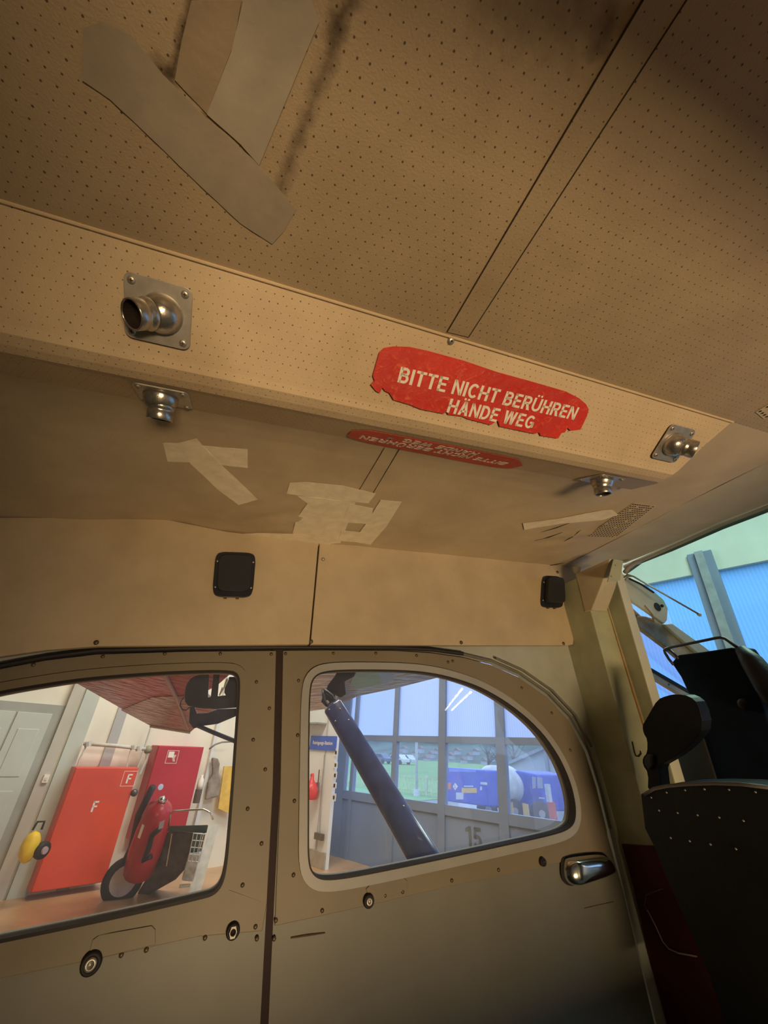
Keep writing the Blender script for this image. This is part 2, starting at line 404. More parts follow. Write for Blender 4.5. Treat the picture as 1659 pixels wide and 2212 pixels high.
# lit lip at its front end
# ------------------------------------------------------------------ air vents on the duct
nrm = V((0, -.62, -1)).normalized()           # near face normal, pointing down and to the camera side
dn = V((0, 1, -.62)).normalized()             # down the near face
def make_vent(label, group, ax=(-.62, -.10, .76), c0=(-.002, -.001, .009)):
    t = thing('air_vent', label, 'air vent', (0, 0, 0), group)
    # local frame: x along duct, y up the plate, z out of the plate
    h = .0365; c = []
    for sx, sy in ((1, 1), (-1, 1), (-1, -1), (1, -1)):
        for q in range(6):
            a = math.atan2(sy, sx) - math.pi / 4 + q / 5 * math.pi / 2; c.append(V((sx * (h - .009) + .009 * math.cos(a), sy * (h - .009) + .009 * math.sin(a), 0)))
    MB().prism(c, (0, 0, .0022)).build('base_plate', m_alu, t, bevel=.0006)
    MB().lathe([(.0238, .0018), (.0236, .005), (.0222, .011), (.0190, .0175), (.0140, .0225), (.0075, .0252), (.0006, .026)], (.004, 0, 0), (0, 0, 1), 32).build('socket_ball', m_cast, t, smooth=True)
    ax = V(ax).normalized(); c0 = V(c0); long_ = -.004
    nz = MB().lathe([(.0180, .006), (.0192, .011), (.0182, .0145), (.0172, .0160), (.0171, .0185), (.0178, .020), (.0177, .0305), (.0170, .0315), (.0160, .0315), (.0154, .0305), (.0150, .012)], c0, ax, 32).build('nozzle', m_cast, t, smooth=True)
    MB().lathe([(.0151, .0140), (.0151, .0145), (.0153, .0150), (.0153, .0300), (.0150, .0300), (.0150, .0160), (.001, .0155)], c0, ax, 24).build('bore_shade', m_dark, nz)  # dark liner stands in for the shade inside the nozzle
    for sx in (1, -1):
        for sy in (1, -1):
            p = V((sx * .0285, sy * .0285, .0022)); s_ = MB().lathe([(.0046, 0), (.0044, .0012), (.0030, .0020), (.0005, .0022)], p, (0, 0, 1), 14).build('screw', m_alu, t, smooth=True)
            MB().box(p + V((-.0022, -.0005, .0014)), p + V((.0022, .0005, .0026))).box(p + V((-.0005, -.0022, .0014)), p + V((.0005, .0022, .0026))).build('cross_slot', m_rust, s_)
    return t
def copy_tree(o, parent=None):
    c = o.copy(); COL.objects.link(c)
    if parent is not None: c.parent = parent
    for ch in list(o.children): copy_tree(ch, c)
    return c
def face_frame(x, s, far=False, mir=1):
    """frame on the duct face: s = distance down the slope"""
    if not far: o = V((x, YD0, ZC)) + dn * s + nrm * .0012; xa = V((1, 0, 0)); ya = -dn; z = nrm
    else:
        d2 = V((0, -1, -FS)).normalized(); n2 = V((0, FS, -1)).normalized(); o = V((x, YD3, ZC)) + d2 * s + n2 * .0012; xa = V((-1, 0, 0)); ya = -d2; z = n2
    return Matrix(((xa[0] * mir, ya[0], z[0], o[0]), (xa[1] * mir, ya[1], z[1], o[1]), (xa[2] * mir, ya[2], z[2], o[2]), (0, 0, 0, 1)))
v0 = make_vent('swivel air vent with open nozzle on the near duct face, left of the red sticker', 'swivel air vents')
v1 = copy_tree(v0); v1['label'] = 'swivel air vent on the near duct face by the duct front end'
v2 = make_vent('', 'swivel air vents', (.02, .17, .98), (.002, 0, .005)); v2['label'] = 'swivel air vent pointing down on the far duct face, above the T-shaped tape'
v3 = copy_tree(v2); v3['label'] = 'swivel air vent pointing down on the far duct face, above the speaker grille'
v0.matrix_world = face_frame(-.115, .068)
v1.matrix_world = face_frame(.815, .070) @ Matrix.Rotation(math.pi, 4, 'Z')
v2.matrix_world = face_frame(-.118, .122, True)
v3.matrix_world = face_frame(.757, .122, True) @ Matrix.Rotation(math.pi, 4, 'Z')

# bold capitals drawn as strokes: cap height 1, stroke width .19
def arc(cx, cy, rx, ry, a0, a1, n=10): return [(cx + rx * math.cos(math.radians(a0 + (a1 - a0) * i / n)), cy + ry * math.sin(math.radians(a0 + (a1 - a0) * i / n))) for i in range(n + 1)]
T_ = .19; h_ = T_ / 2
def bar(x0, y0, x1, y1): return [(x0, y0), (x1, y0), (x1, y1), (x0, y1)]
STEM = bar(0, 0, T_, 1)
U_ = [('s', [(h_, 1), (h_, .38)] + arc(.36, .36, .265, .265, 180, 360) + [(.625, .38), (.625, 1)])]
A_ = [('p', [(0, 0), (.205, 0), (.47, 1), (.265, 1)]), ('p', [(.53, 0), (.735, 0), (.47, 1), (.265, 1)]), ('p', bar(.16, .22, .57, .37))]
UML = [('p', bar(.16, 1.09, .31, 1.23)), ('p', bar(.42, 1.09, .57, 1.23))]
GL = {'I': (T_, [('p', STEM)]), 'T': (.66, [('p', bar(0, .83, .66, 1)), ('p', bar(.235, 0, .425, 1))]),
 'E': (.60, [('p', STEM), ('p', bar(0, .83, .59, 1)), ('p', bar(0, .43, .54, .59)), ('p', bar(0, 0, .60, .17))]),
 'F': (.56, [('p', STEM), ('p', bar(0, .83, .56, 1)), ('p', bar(0, .42, .49, .58))]), 'L': (.55, [('p', STEM), ('p', bar(0, 0, .55, .17))]),
 'H': (.70, [('p', STEM), ('p', bar(.51, 0, .70, 1)), ('p', bar(0, .43, .70, .59))]),
 'N': (.70, [('p', bar(0, 0, .17, 1)), ('p', bar(.53, 0, .70, 1)), ('p', [(0, 1), (.19, 1), (.70, 0), (.51, 0)])]),
 'B': (.66, [('p', STEM), ('s', [(h_, .915), (.38, .915)] + arc(.38, .73, .17, .185, 90, -90) + [(h_, .545)]), ('s', [(h_, .52), (.38, .52)] + arc(.38, .30, .19, .215, 90, -90) + [(h_, .085)])]),
 'R': (.68, [('p', STEM), ('s', [(h_, .915), (.40, .915)] + arc(.40, .70, .18, .215, 90, -90) + [(h_, .485)]), ('p', [(.46, 0), (.69, 0), (.47, .50), (.27, .50)])]),
 'D': (.70, [('p', STEM), ('s', [(h_, .915), (.30, .915)] + arc(.30, .50, .305, .415, 90, -90) + [(h_, .085)])]),
 'C': (.70, [('s', arc(.38, .5, .285, .415, 42, 318, 18))]),
 'G': (.72, [('s', arc(.38, .5, .285, .415, 42, 345, 20)), ('p', bar(.40, .38, .745, .53)), ('p', bar(.58, .10, .745, .53))]),
 'W': (1.0, [('p', [(0, 1), (.20, 1), (.37, 0), (.18, 0)]), ('p', [(.40, 1), (.56, 1), (.37, 0), (.19, 0)]), ('p', [(.44, 1), (.60, 1), (.81, 0), (.63, 0)]), ('p', [(.80, 1), (1.0, 1), (.82, 0), (.63, 0)])]),
 'U': (.72, U_), 'Ü': (.72, U_ + UML), 'A': (.735, A_), 'Ä': (.735, A_ + UML),
 '1': (.42, [('p', bar(.23, 0, .42, 1)), ('p', [(0, .70), (0, .86), (.27, 1), (.30, .80)])]),
 '5': (.62, [('p', bar(.10, .83, .58, 1)), ('p', [(.10, 1), (.28, 1), (.22, .45), (.04, .45)]), ('s', [(.10, .52)] + arc(.30, .32, .225, .235, 120, -150, 16))])}
def lettering(name, body, size, M, mt, parent, sx=1.0, ext=.0004, gap=.115, spc=.20):
    mb = MB(); x = 0
    for ch in body:
        if ch == ' ': x += spc; continue
        w, parts = GL[ch]
        for kd, pts in parts:
            if kd == 'p': mb.prism([V((px + x, py, 0)) for px, py in pts], (0, 0, 1))
            else:
                P = [V((px + x, py, 0)) for px, py in pts]; L, Rr = [], []
                for i, p in enumerate(P):
                    t = (P[min(i + 1, len(P) - 1)] - P[max(i - 1, 0)]).normalized(); nn = V((-t.y, t.x, 0)) * (T_ * .46); L.append(p + nn); Rr.append(p - nn)
                for i in range(len(P) - 1): mb.hexa([L[i], L[i + 1], Rr[i + 1], Rr[i], L[i] + V((0, 0, 1)), L[i + 1] + V((0, 0, 1)), Rr[i + 1] + V((0, 0, 1)), Rr[i] + V((0, 0, 1))])
        x += w + gap
    w = x - gap
    for v in mb.v: v.x = (v.x - w / 2) * size * sx; v.y = (v.y - .5) * size; v.z *= ext
    for i, v in enumerate(mb.v): mb.v[i] = M @ v
    return mb.build(name, mt, parent)
# ------------------------------------------------------------------ warning stickers
def sticker_obj(label, outline):
    pts = [V((x, y, 0)) for x, y in outline]
    t = thing('warning_sticker', label, 'sticker')
    MB().prism(pts, (0, 0, .0006)).build('sticker_film', m_red, t)
    lettering('lettering', 'BITTE NICHT BERÜHREN', .0222, Matrix.Translation((0.0, .0088, .0006)), m_white, t, sx=1.10, spc=.33)
    lettering('lettering', 'HÄNDE WEG', .0222, Matrix.Translation((.008, -.0205, .0006)), m_white, t, sx=1.08, spc=.33)
    return t
def snm(fr, up=.0006): return fr @ Matrix.Translation((0, 0, up))
def on_near(px, py):
    return hit(px, py, (0, YD0, ZC), nrm)
pa = on_near(815, 812); pb = on_near(1268, 910)
mid = (pa + pb) / 2; s_mid = (mid - V((0, YD0, ZC))).dot(dn)
fr = face_frame(mid.x, s_mid); ang = math.atan2((pb - pa).dot(-dn), (pb - pa).x)
F1 = snm(fr, .0003) @ Matrix.Rotation(ang, 4, 'Z') @ Matrix.Scale((pb - pa).length / .396, 4); F1i = F1.inverted()
top_ = [(280, 350), (300, 280), (318, 215), (345, 190), (400, 181), (490, 184), (590, 205), (800, 262), (1000, 330), (1200, 385), (1390, 440), (1470, 480), (1510, 515), (1526, 545), (1515, 585), (1478, 662)]
low_ = [(1420, 668), (1405, 650), (1388, 678), (1368, 682), (1350, 713), (1250, 697), (1240, 678), (1215, 686), (1100, 662), (1012, 643), (1003, 612), (985, 618), (962, 635), (830, 600), (800, 586), (715, 575), (705, 556), (690, 570), (560, 545), (500, 520), (400, 490), (376, 450), (350, 438), (335, 418), (322, 450), (300, 440), (268, 402), (290, 378)]
o1 = [F1i @ on_near(700 + x * .37372, 680 + y * .37372) for x, y in top_ + low_]; o1 = [(p.x, p.y) for p in o1]
o2 = [(x, max(y, -.040) if i < len(top_) else -.040 + .004 * (abs(x) > .16)) for i, (x, y) in enumerate(o1)]
o2 = o2[:len(top_)] + [(.165, -.0375), (.1, -.040), (0, -.0405), (-.1, -.040), (-.165, -.0375)]
st1 = sticker_obj('red warning sticker on the near duct face with a torn lower edge', o1)
st2 = sticker_obj('red warning sticker on the far duct face, seen upside down', o2)
st1.matrix_world = F1
n2 = V((0, FS, -1)); qa = hit(742, 916, (0, YD3, ZC), n2); qb = hit(1165, 997, (0, YD3, ZC), n2)
st2.matrix_world = snm(face_frame((qa.x + qb.x) / 2, .112, True)) @ Matrix.Scale(.95, 4)

# washer screws on the duct
for p, n, lb in ((on_near(974, 736), nrm, 'domed screw with washer at the near duct edge, under the seam strip'), (hit(843, 944, (0, YD3, ZC), n2), n2.normalized(), 'small screw on the far duct face beside the upside down sticker')):
    t = thing('washer_screw', lb, 'screw', p, 'screws on the air duct')
    MB().lathe([(.0058, 0), (.0058, .0012), (.0042, .003), (.0020, .0036)], p, n, 16).build('washer', m_alu, t, smooth=True)
    MB().lathe([(.0018, .0034), (.0015, .0042)], p, n, 10).build('screw_head', m_dark, t)

# ------------------------------------------------------------------ tape on the headliner
def tape(name, pxs, mt, label, group, surf, up=.0008, th=.0004):
    """cloth-like strip that follows the headliner"""
    base = [surf(*q) for q in pxs]; bm = bmesh.new()
    vs = [bm.verts.new((p.x, p.y, 0)) for p in base]; bm.faces.new(vs); bmesh.ops.triangulate(bm, faces=bm.faces[:])
    for _ in range(3): bmesh.ops.subdivide_edges(bm, edges=bm.edges[:], cuts=1, use_grid_fill=True)
    for v in bm.verts:
        z = far_z(v.co.x, v.co.y) if surf is on_far else ZC
        v.co.z = z - up - .0002 * math.sin(v.co.x * 190 + v.co.y * 130)
    r = bmesh.ops.extrude_face_region(bm, geom=bm.faces[:])
    for v in r['geom']:
        if isinstance(v, bmesh.types.BMVert): v.co.z -= th
    bmesh.ops.recalc_face_normals(bm, faces=bm.faces)
    me = bpy.data.meshes.new(name); bm.to_mesh(me); bm.free(); me.materials.append(mt)
    o = bpy.data.objects.new(name, me); COL.objects.link(o)
    return tag(o, label, 'tape', group)
G = 'masking tape strips on the far headliner'
for i, (pp, lb) in enumerate([
    ([(352, 956), (395, 957), (480, 966), (535, 970), (535, 1010), (480, 1004), (410, 998), (362, 996)], 'masking tape strip forming the crossbar of the T, beneath the left vent'),
    ([(382, 957), (425, 946), (438, 962), (480, 1005), (557, 1078), (516, 1090), (470, 1056), (412, 1001)], 'long slanting masking tape strip forming the stem of the T'),
    ([(619, 1065), (626, 1042), (660, 1040), (740, 1048), (812, 1065), (796, 1086), (765, 1083), (700, 1077)], 'uppermost masking tape strip of the middle tape cluster'),
    ([(642, 1070), (700, 1075), (725, 1080), (722, 1120), (705, 1165), (690, 1178), (632, 1150), (640, 1120), (664, 1086)], 'broad masking tape patch at the left of the middle cluster'),
    ([(715, 1078), (768, 1084), (758, 1112), (735, 1172), (690, 1174), (700, 1140)], 'upright masking tape strip at the centre of the middle cluster'),
    ([(822, 1078), (868, 1082), (835, 1135), (800, 1175), (762, 1168), (790, 1130)], 'slanting masking tape strip at the right of the middle cluster'),
    ([(755, 1086), (806, 1096), (800, 1130), (740, 1126)], 'short masking tape piece linking the two upright strips, upper one'),
    ([(738, 1143), (790, 1149), (782, 1170), (730, 1166)], 'short masking tape piece linking the two upright strips, lower one'),
    ([(1129, 1128), (1200, 1119), (1300, 1100), (1322, 1099), (1335, 1110), (1300, 1121), (1210, 1129), (1132, 1142)], 'masking tape strip pointing at the perforated grille, near the windscreen')]):
    tape('masking_tape', pp, m_tape, lb, G, on_far, up=.0008 + i * .00035)
tape('masking_tape', [(487, 1153), (560, 1148), (640, 1150), (700, 1158), (715, 1168), (712, 1177), (600, 1173), (490, 1166)], m_tape, 'long masking tape strip along the headliner edge, left of the cluster', G, on_far, up=.0045)
near = lambda x, y: wz(x, y)
G2 = 'old grey tape on the near headliner'
tape('grey_tape', [(414, 0), (522, 0), (505, 95), (447, 245), (378, 172), (392, 92)], mat('torn_cloth_tape', (.33, .26, .175), .55, bump=.4, bscale=70), 'brown grey tape strip between the slanting one and the pale one', G2, near, .0006)
tape('grey_tape', [(180, 60), (225, 45), (285, 75), (352, 160), (440, 248), (555, 350), (640, 452), (612, 500), (588, 526), (520, 482), (420, 388), (330, 300), (240, 215), (178, 172)], m_ntape, 'broad grey tape strip slanting down across the near headliner', G2, near, .0009)
tape('grey_tape', [(535, -40), (660, -40), (690, 45), (660, 115), (560, 356), (520, 310), (447, 245), (500, 110)], mat('pale_grey_tape', (.395, .35, .275), .5, bump=.3, bscale=60), 'pale grey tape strip running down from the ceiling to the slanting strip', G2, near, .0013)

# speaker grille perforations pressed in the headliner
def grille(corners, label, nx, ny):
    c = [on_far(*q, .0006) for q in corners]
    t = thing('speaker_grille', label, 'grille', sum(c, V()) / 4)
    bmz = MB().prism(c, (0, 0, -.0006)).build('grille_cloth', m_far, t)
    mb = MB(); nx = int((c[1] - c[0]).length / .0105); ny = int((c[3] - c[0]).length / .0105)
    for i in range(nx):
        for j in range(ny):
            u, v = (i + .5) / nx, (j + .5) / ny; p = (c[0] * (1 - u) + c[1] * u) * (1 - v) + (c[3] * (1 - u) + c[2] * u) * v; p.z -= .0013
            if random.random() < .04: continue
            mb.lathe([(.0024, 0), (.0022, -.0006)], p, (0, 0, 1), 8)
    o = mb.build('perforations', m_dark, t); o['kind'] = 'stuff'
grille([(1268, 1158), (1330, 1160), (1415, 1092), (1368, 1086)], 'square patch of punched speaker holes in the far headliner by the windscreen', 0, 0)
grille([(1632, 890), (1650, 905), (1720, 870), (1695, 850)], 'patch of punched speaker holes in the near headliner at the picture edge', 0, 0)
# torn cloth edge slits
def slit(a, b, r=.002):
    p0, p1 = on_far(*a, .001), on_far(*b, .001); return (p0, (p0 + p1) / 2 + V((.002, .001, -.001)), p1), r
mb = MB()
for a, b, r in (((1155, 1168), (1215, 1150), .0022), ((1218, 1170), (1255, 1145), .0022), ((1168, 1150), (1235, 1128), .0015), ((1180, 1222), (1218, 1216), .002)):
    p, r = slit(a, b, r); mb.tube(p, [r * .2, r, r * .2], 6)
tag(mb.build('cloth_tear', m_seam), 'dark torn folds in the headliner beside the speaker grille', 'tear', kind='stuff')
# ------------------------------------------------------------------ upper side wall panels
YP = 1.10
def wp(px, py, y=YP): return wy(px, py, y)
def ptop(px): # follows headliner edge
    return None
tl = [(-260, 1150), (-100, 1125), (0, 1118), (180, 1118), (360, 1122), (490, 1148), (688, 1172)]
bl = [(668, 1392), (430, 1394), (210, 1396), (100, 1404), (0, 1418), (-120, 1440), (-260, 1475)]
struct(MB().prism([V((-1.5, YP, .49))] + [wp(*q) for q in tl] + [wp(*q) for q in bl] + [V((-1.5, YP, .08))], (0, .02, 0)), 'wall_far', m_panel, bevel=.002)
tr = [(691, 1172), (860, 1184), (1000, 1196), (1256, 1222)]; br_ = [(1238, 1392), (1225, 1394), (960, 1394), (671, 1392)]
struct(MB().prism([wp(*q) for q in tr] + [wp(*q) for q in br_], (0, .02, 0)), 'wall_far', m_panel, bevel=.002)
struct(MB().box((-1.5, 1.140, .15), (1.3, 1.155, .56)), 'wall_far', m_out)
# soft fold line across the right panel
for q, lb in (((698, 1208), 'small pale screw at the top of the wall panel joint'), ((672, 1386), 'dark screw at the foot of the wall panel joint'), ((208, 1388), 'dark screw at the panel foot above the left door'), ((1204, 1236), 'small tab at the top corner of the front wall panel'), ((996, 1388), 'faint screw at the panel foot above the front door window'), ((1217, 1390), 'faint screw at the panel foot beside the post')):
    p = wp(*q); t = MB().lathe([(.0055, 0), (.0050, .0022), (.0015, .0034)], p, (0, -1, 0), 12).build('panel_screw', m_screw if q != (698, 1208) else m_alu, smooth=True)
    tag(t, lb, 'screw', 'screws in the wall panels')
# black covers
def cover(cs, label, d=.020):
    c = [wp(*q) for q in cs]; ctr = sum(c, V()) / 4
    t = thing('black_cover', label, 'cover', ctr, 'black covers on the wall panels')
    lp = smooth_loop([c[0] * .88 + c[1] * .12, c[0] * .5 + c[1] * .5, c[0] * .12 + c[1] * .88, c[1] * .9 + c[2] * .1, (c[1] + c[2]) / 2, c[1] * .1 + c[2] * .9, c[2] * .88 + c[3] * .12, (c[2] + c[3]) / 2, c[2] * .12 + c[3] * .88, c[3] * .9 + c[0] * .1, (c[3] + c[0]) / 2, c[3] * .1 + c[0] * .9], 2)
    MB().prism(lp, (0, -.008, 0)).build('rim', m_black, t, bevel=.002)
    inn = [ctr + (p - ctr) * .80 + V((0, -.008, 0)) for p in lp]
    MB().prism(inn, (0, -d + .008, 0)).build('body', mat('black_face', (.022, .024, .030), .5), t, bevel=.003)
    for i, (u, v) in enumerate(((.06, .22), (.94, .22), (.94, .80), (.06, .80))):
        p = (c[0] * (1 - u) + c[1] * u) * (1 - v) + (c[3] * (1 - u) + c[2] * u) * v + V((0, -.008, 0))
        MB().lathe([(.0030, 0), (.0026, .0016), (.0008, .0022)], p, (0, -1, 0), 10).build('screw', m_alu, t, smooth=True)
    for u in (.32, .62):
        p = (c[3] * (1 - u) + c[2] * u)
        MB().box(p + V((-.004, -.007, -.004)), p + V((.004, 0, .002))).build('clip', m_screw, t)
cover([(466, 1194), (553, 1197), (545, 1292), (458, 1290)], 'wider black rounded cover plate with four screws on the wall panel above the doors')
cover([(1170, 1245), (1210, 1247), (1214, 1314), (1166, 1312)], 'narrow black rounded cover plate on the wall panel beside the post', .030)

# ------------------------------------------------------------------ side doors
D1 = [(596, 1406), (400, 1408), (210, 1414), (100, 1427), (0, 1446), (-120, 1478), (-260, 1535), (-420, 1640)]
D2t = [(611, 1406), (700, 1405), (850, 1406), (930, 1411), (1000, 1421), (1060, 1437), (1120, 1464), (1180, 1506), (1228, 1558), (1262, 1625), (1286, 1700), (1308, 1790)]
d1 = [wy(*q) for q in D1]; d2 = [wy(*q) for q in D2t]
xg1 = wy(594, 1500).x; xg2 = wy(607, 1500).x; ZB = -.84
gp = [(596, 1406), (589, 1700), (576, 1950), (562, 2212)]; gq = [(611, 1406), (605, 1700), (592, 1950), (580, 2212)]
g1 = [wy(*q) for q in gp]; g2 = [wy(*q) for q in gq]
w1px = [(485, 1453), (512, 1457), (515, 1485), (507, 1600), (500, 1700), (492, 1800), (486, 1865), (478, 1905), (462, 1925), (438, 1932), (300, 1964), (150, 1996), (0, 2026), (-150, 2056), (-280, 2070), (-330, 2040), (-330, 1700), (-300, 1610), (-220, 1560), (-100, 1522), (0, 1500), (60, 1489), (180, 1470), (330, 1458), (420, 1454)]
w2px = [(676, 1463), (700, 1452), (760, 1449), (870, 1450), (930, 1456), (985, 1469), (1040, 1489), (1100, 1525), (1155, 1572), (1195, 1624), (1222, 1680), (1235, 1730), (1236, 1768), (1224, 1787), (1190, 1800), (1060, 1828), (900, 1862), (760, 1890), (700, 1897), (676, 1888), (664, 1862), (664, 1780), (665, 1600), (667, 1490)]
def win_loop(px): return aty(smooth_loop([wy(*q) for q in px], 2), WY)
w1, w2 = win_loop(w1px), win_loop(w2px)
def make_door(n, outer, wl, belt):
    t = struct_empty('door_%d' % n, (outer[0].x, WY, ZB))
    MB().prism(aty(outer, WY), (0, .03, 0), [wl]).build('skin', m_door, t)
    MB().prism(aty(belt, WY - .004), (0, .0038, 0), [aty(wl, WY - .004)]).build('upper_panel', m_doorup, t, bevel=.0012)
    return t
out1 = d1[::-1] + g1[1:] + [V((g1[-1].x, WY, ZB)), V((-1.3, WY, ZB)), V((-1.3, WY, -.2))]
out2 = d2 + [V((d2[-1].x + .005, WY, -.45)), V((d2[-1].x - .01, WY, ZB)), V((g2[-1].x, WY, ZB))] + g2[::-1][:-1]
b1 = [wy(-330, 2150), wy(0, 2110), wy(210, 2062), wy(425, 2020), wy(556, 2002)]
belt1 = d1[::-1] + g1[1:3] + [wy(566, 2010), wy(425, 2022), wy(210, 2070), wy(0, 2112), V((-1.25, WY, b1[0].z))]
belt2 = d2 + [wy(1316, 1836), wy(1160, 1874), wy(960, 1916), wy(825, 1948), wy(700, 1976), wy(593, 1999)] + g2[::-1][2:-1]
door1 = make_door(1, out1, w1, belt1); door2 = make_door(2, out2, w2, belt2)
def moulding(t, wl, a, b, y, m, th, name): 
    return MB().prism(aty(offset_xz(wl, b), y), (0, th, 0), [aty(offset_xz(wl, a), y)]).build(name, m, t, bevel=.0025, seg=3)
moulding(door2, w2, .001, .021, WY - .012, m_mould, .010, 'window_moulding')
moulding(door1, w1, .001, .022, WY - .009, m_doorup, .006, 'window_moulding')
moulding(door1, w1, -.001, .0045, WY - .011, m_rubber, .020, 'window_seal')
moulding(door2, w2, -.0012, .0020, WY - .0135, m_rubber, .024, 'window_seal')
# panes bow outward a little
def pane(t, wl, n):
    c = sum(wl, V()) / len(wl); wn = struct_empty('window_%d' % n, c)
    rr = []
    for k in (1.0, .8, .55, .3, .02): rr.append([c + (p - c) * k * 1.003 + V((0, .020 + .0015 * (1 - k * k), 0)) for p in wl])
    mb = MB(); mb.loft(rr, cap=False); mb.f.append([len(mb.v) - len(wl) + i for i in range(len(wl))])
    mb.build('pane', m_pane, wn, smooth=True)
pane(door1, w1, 1); pane(door2, w2, 2)
# dark rubber door seals behind the gaps
struct(MB().prism([wy(590, 1380, 1.131), wy(618, 1380, 1.131), wy(612, 1700, 1.131), wy(600, 1950, 1.131), V((g2[-1].x + .02, 1.131, ZB)), V((g1[-1].x - .02, 1.131, ZB)), wy(568, 1950, 1.131), wy(582, 1700, 1.131)], (0, .004, 0)), 'trim_10', mat('brown_black_seal', (.03, .014, .012), .7))
seal = [wy(*q, 1.122) for q in ((-420, 1632), (-260, 1527), (-120, 1470), (0, 1438), (100, 1419), (210, 1405), (400, 1400), (600, 1398), (700, 1398), (850, 1399), (930, 1403), (1000, 1412))]
struct(MB().tube(seal, .006, 8), 'trim_11', m_rubber)
seal2 = [wy(*q, 1.122) for q in ((1000, 1413), (1063, 1428), (1124, 1455), (1186, 1498), (1236, 1551), (1271, 1620), (1296, 1700), (1318, 1790))]
struct(MB().tube(seal2, .0045, 8), 'trim_12', mat('grey_door_seal', (.16, .16, .13), .6))
struct(MB().tube([V((p.x + .012, 1.118, p.z + .008)) for p in seal2[1:6]], .004, 8), 'trim_13', mat('grey_door_seal', (.16, .16, .13), .6))
# fuselage skin around the doors
fus = [wy(*q) for q in ((0, 1385), (1262, 1385), (1330, 1700), (1352, 1860))] + [V((1.17, WY, -.6)), V((1.17, WY, ZB)), V((d2[-1].x + .0, WY, ZB)), V((d2[-1].x + .012, WY, -.45))]
fus_end = [V((-1.3, WY, -.2)), V((-1.3, WY, ZB)), V((-1.5, WY, ZB)), V((-1.5, WY, .25))]
fus += [wy(q[0] + 8, q[1] - 4) for q in D2t[::-1][:-1]] + [wy(612, 1400), wy(596, 1400)] + [wy(q[0], q[1] - 8) for q in D1[1:]] + fus_end
struct(MB().prism([V((p.x, 1.133, p.z)) for p in fus], (0, .02, 0)), 'wall_far', m_skin)

def dscrew(door, px, py, r=.0042, m=m_screw, y=WY - .0045):
    MB().lathe([(r, 0), (r * .92, .0012), (r * .3, .0024)], wy(px, py, y), (0, -1, 0), 10).build('screw', m, door, smooth=True)
for q in ((222, 1418), (356, 1412), (476, 1412), (586, 1413), (554, 1473), (582, 1530), (547, 1598), (573, 1662), (535, 1747), (565, 1822), (524, 1912), (443, 2026), (555, 2028), (552, 2002), (262, 2063), (316, 2052), (72, 1436)): dscrew(door1, *q)
for q in ((617, 1412), (720, 1411), (812, 1411), (900, 1416), (978, 1428), (968, 1430), (645, 1470), (643, 1588), (636, 1730), (634, 1890), (696, 1967), (596, 1988), (592, 2028), (1127, 1486), (1192, 1540), (1232, 1620), (976, 1902), (870, 1926), (832, 1934), (1077, 1879)): dscrew(door2, *q)
# pressed patches, knobs, latch
MB().prism([wy(*q, WY - .0045) for q in ((200, 2030), (215, 2019), (328, 1999), (336, 2008), (336, 2040), (210, 2070), (190, 2068))], (0, -.0016, 0)).build('latch_plate', m_doorup, door1, bevel=.0008)
MB().prism([wy(*q, WY - .0045) for q in ((790, 1920), (805, 1905), (868, 1893), (880, 1903), (880, 1922), (825, 1940), (800, 1948))], (0, -.0016, 0)).build('latch_plate', m_doorup, door2, bevel=.0008)
def knob(door, px, py, r, mo, mi, name):
    p = wy(px, py, WY - .004); k = MB().lathe([(r, 0), (r, .006), (r * .9, .009), (r * .62, .0095), (r * .6, .004)], p, (0, -1, 0), 22).build(name, mo, door, smooth=True)
    MB().lathe([(r * .6, .003), (r * .58, .0105), (r * .3, .012), (r * .28, .009)], p, (0, -1, 0), 20).build('knob_centre', mi, k, smooth=True); return k, p
knob(door2, 795, 1945, .0125, m_rubber, m_alu, 'knob'); knob(door1, 198, 2079, .0165, m_rubber, m_alu, 'knob')
knob(door2, 1170, 1861, .0095, m_rubber, m_rubber, 'knob')
k_, p_ = knob(door1, 503, 2010, .0130, m_rubber, m_dark, 'square_socket')
a = .0072
MB().prism([p_ + V((x, -.0098, z)) for x, z in ((-a, 0), (-a * .5, a * 1.2), (a * .6, a * 1.2), (a, 0), (a * .5, -a * 1.2), (-a * .6, -a * 1.2))], (0, -.0015, 0), [[p_ + V((x, -.0098, z)) for x, z in ((-a * .65, 0), (-a * .2, a * .85), (a * .45, a * .6), (a * .6, 0), (a * .2, -a * .85), (-a * .45, -a * .6))]]).build('socket_ring', mat('bright_ring', (.42, .40, .34), .45, .2), k_)
# chrome pull cup
cp = [(1214, 1858), (1222, 1850), (1290, 1842), (1308, 1850), (1322, 1872), (1318, 1884), (1250, 1908), (1228, 1912), (1214, 1895)]
lp = smooth_loop([wy(*q, WY - .004) for q in cp], 2); c = sum(lp, V()) / len(lp)
rings = [[c + (p - c) * s + V((sh, -d, 0)) for p in lp] for s, d, sh in ((1.0, 0, 0), (.99, .010, 0), (.94, .020, .001), (.82, .028, .002), (.62, .0325, .003), (.30, .034, .004), (.04, .034, .004))]
hd = MB().loft(rings).build('handle', m_chrome, door2, smooth=True); hd['label'] = 'chrome pull handle'
MB().prism([c + (p - c) * 1.07 for p in lp], (0, -.002, 0)).build('handle_seal', m_rubber, door2)
# stencil and scribbles
text_mesh('stencil', 'AUF        ZU', .012, basis(wy(660, 2012, WY - .0012), (1, 0, 0), (0, 0, 1)), m_screw, door2, ext=.0002) if False else None
MB().tube([wy(628, 2026, WY - .0005), wy(665, 2020, WY - .0005), wy(702, 2015, WY - .0005)], [.0016, .0022, .0012], 6).build('worn_marking', m_screw, door2)
MB().tube([wy(1262, 1962, WY - .0003), wy(1292, 1955, WY - .0003), wy(1325, 1948, WY - .0003)], .0008, 6).build('worn_marking', m_screw, door2)

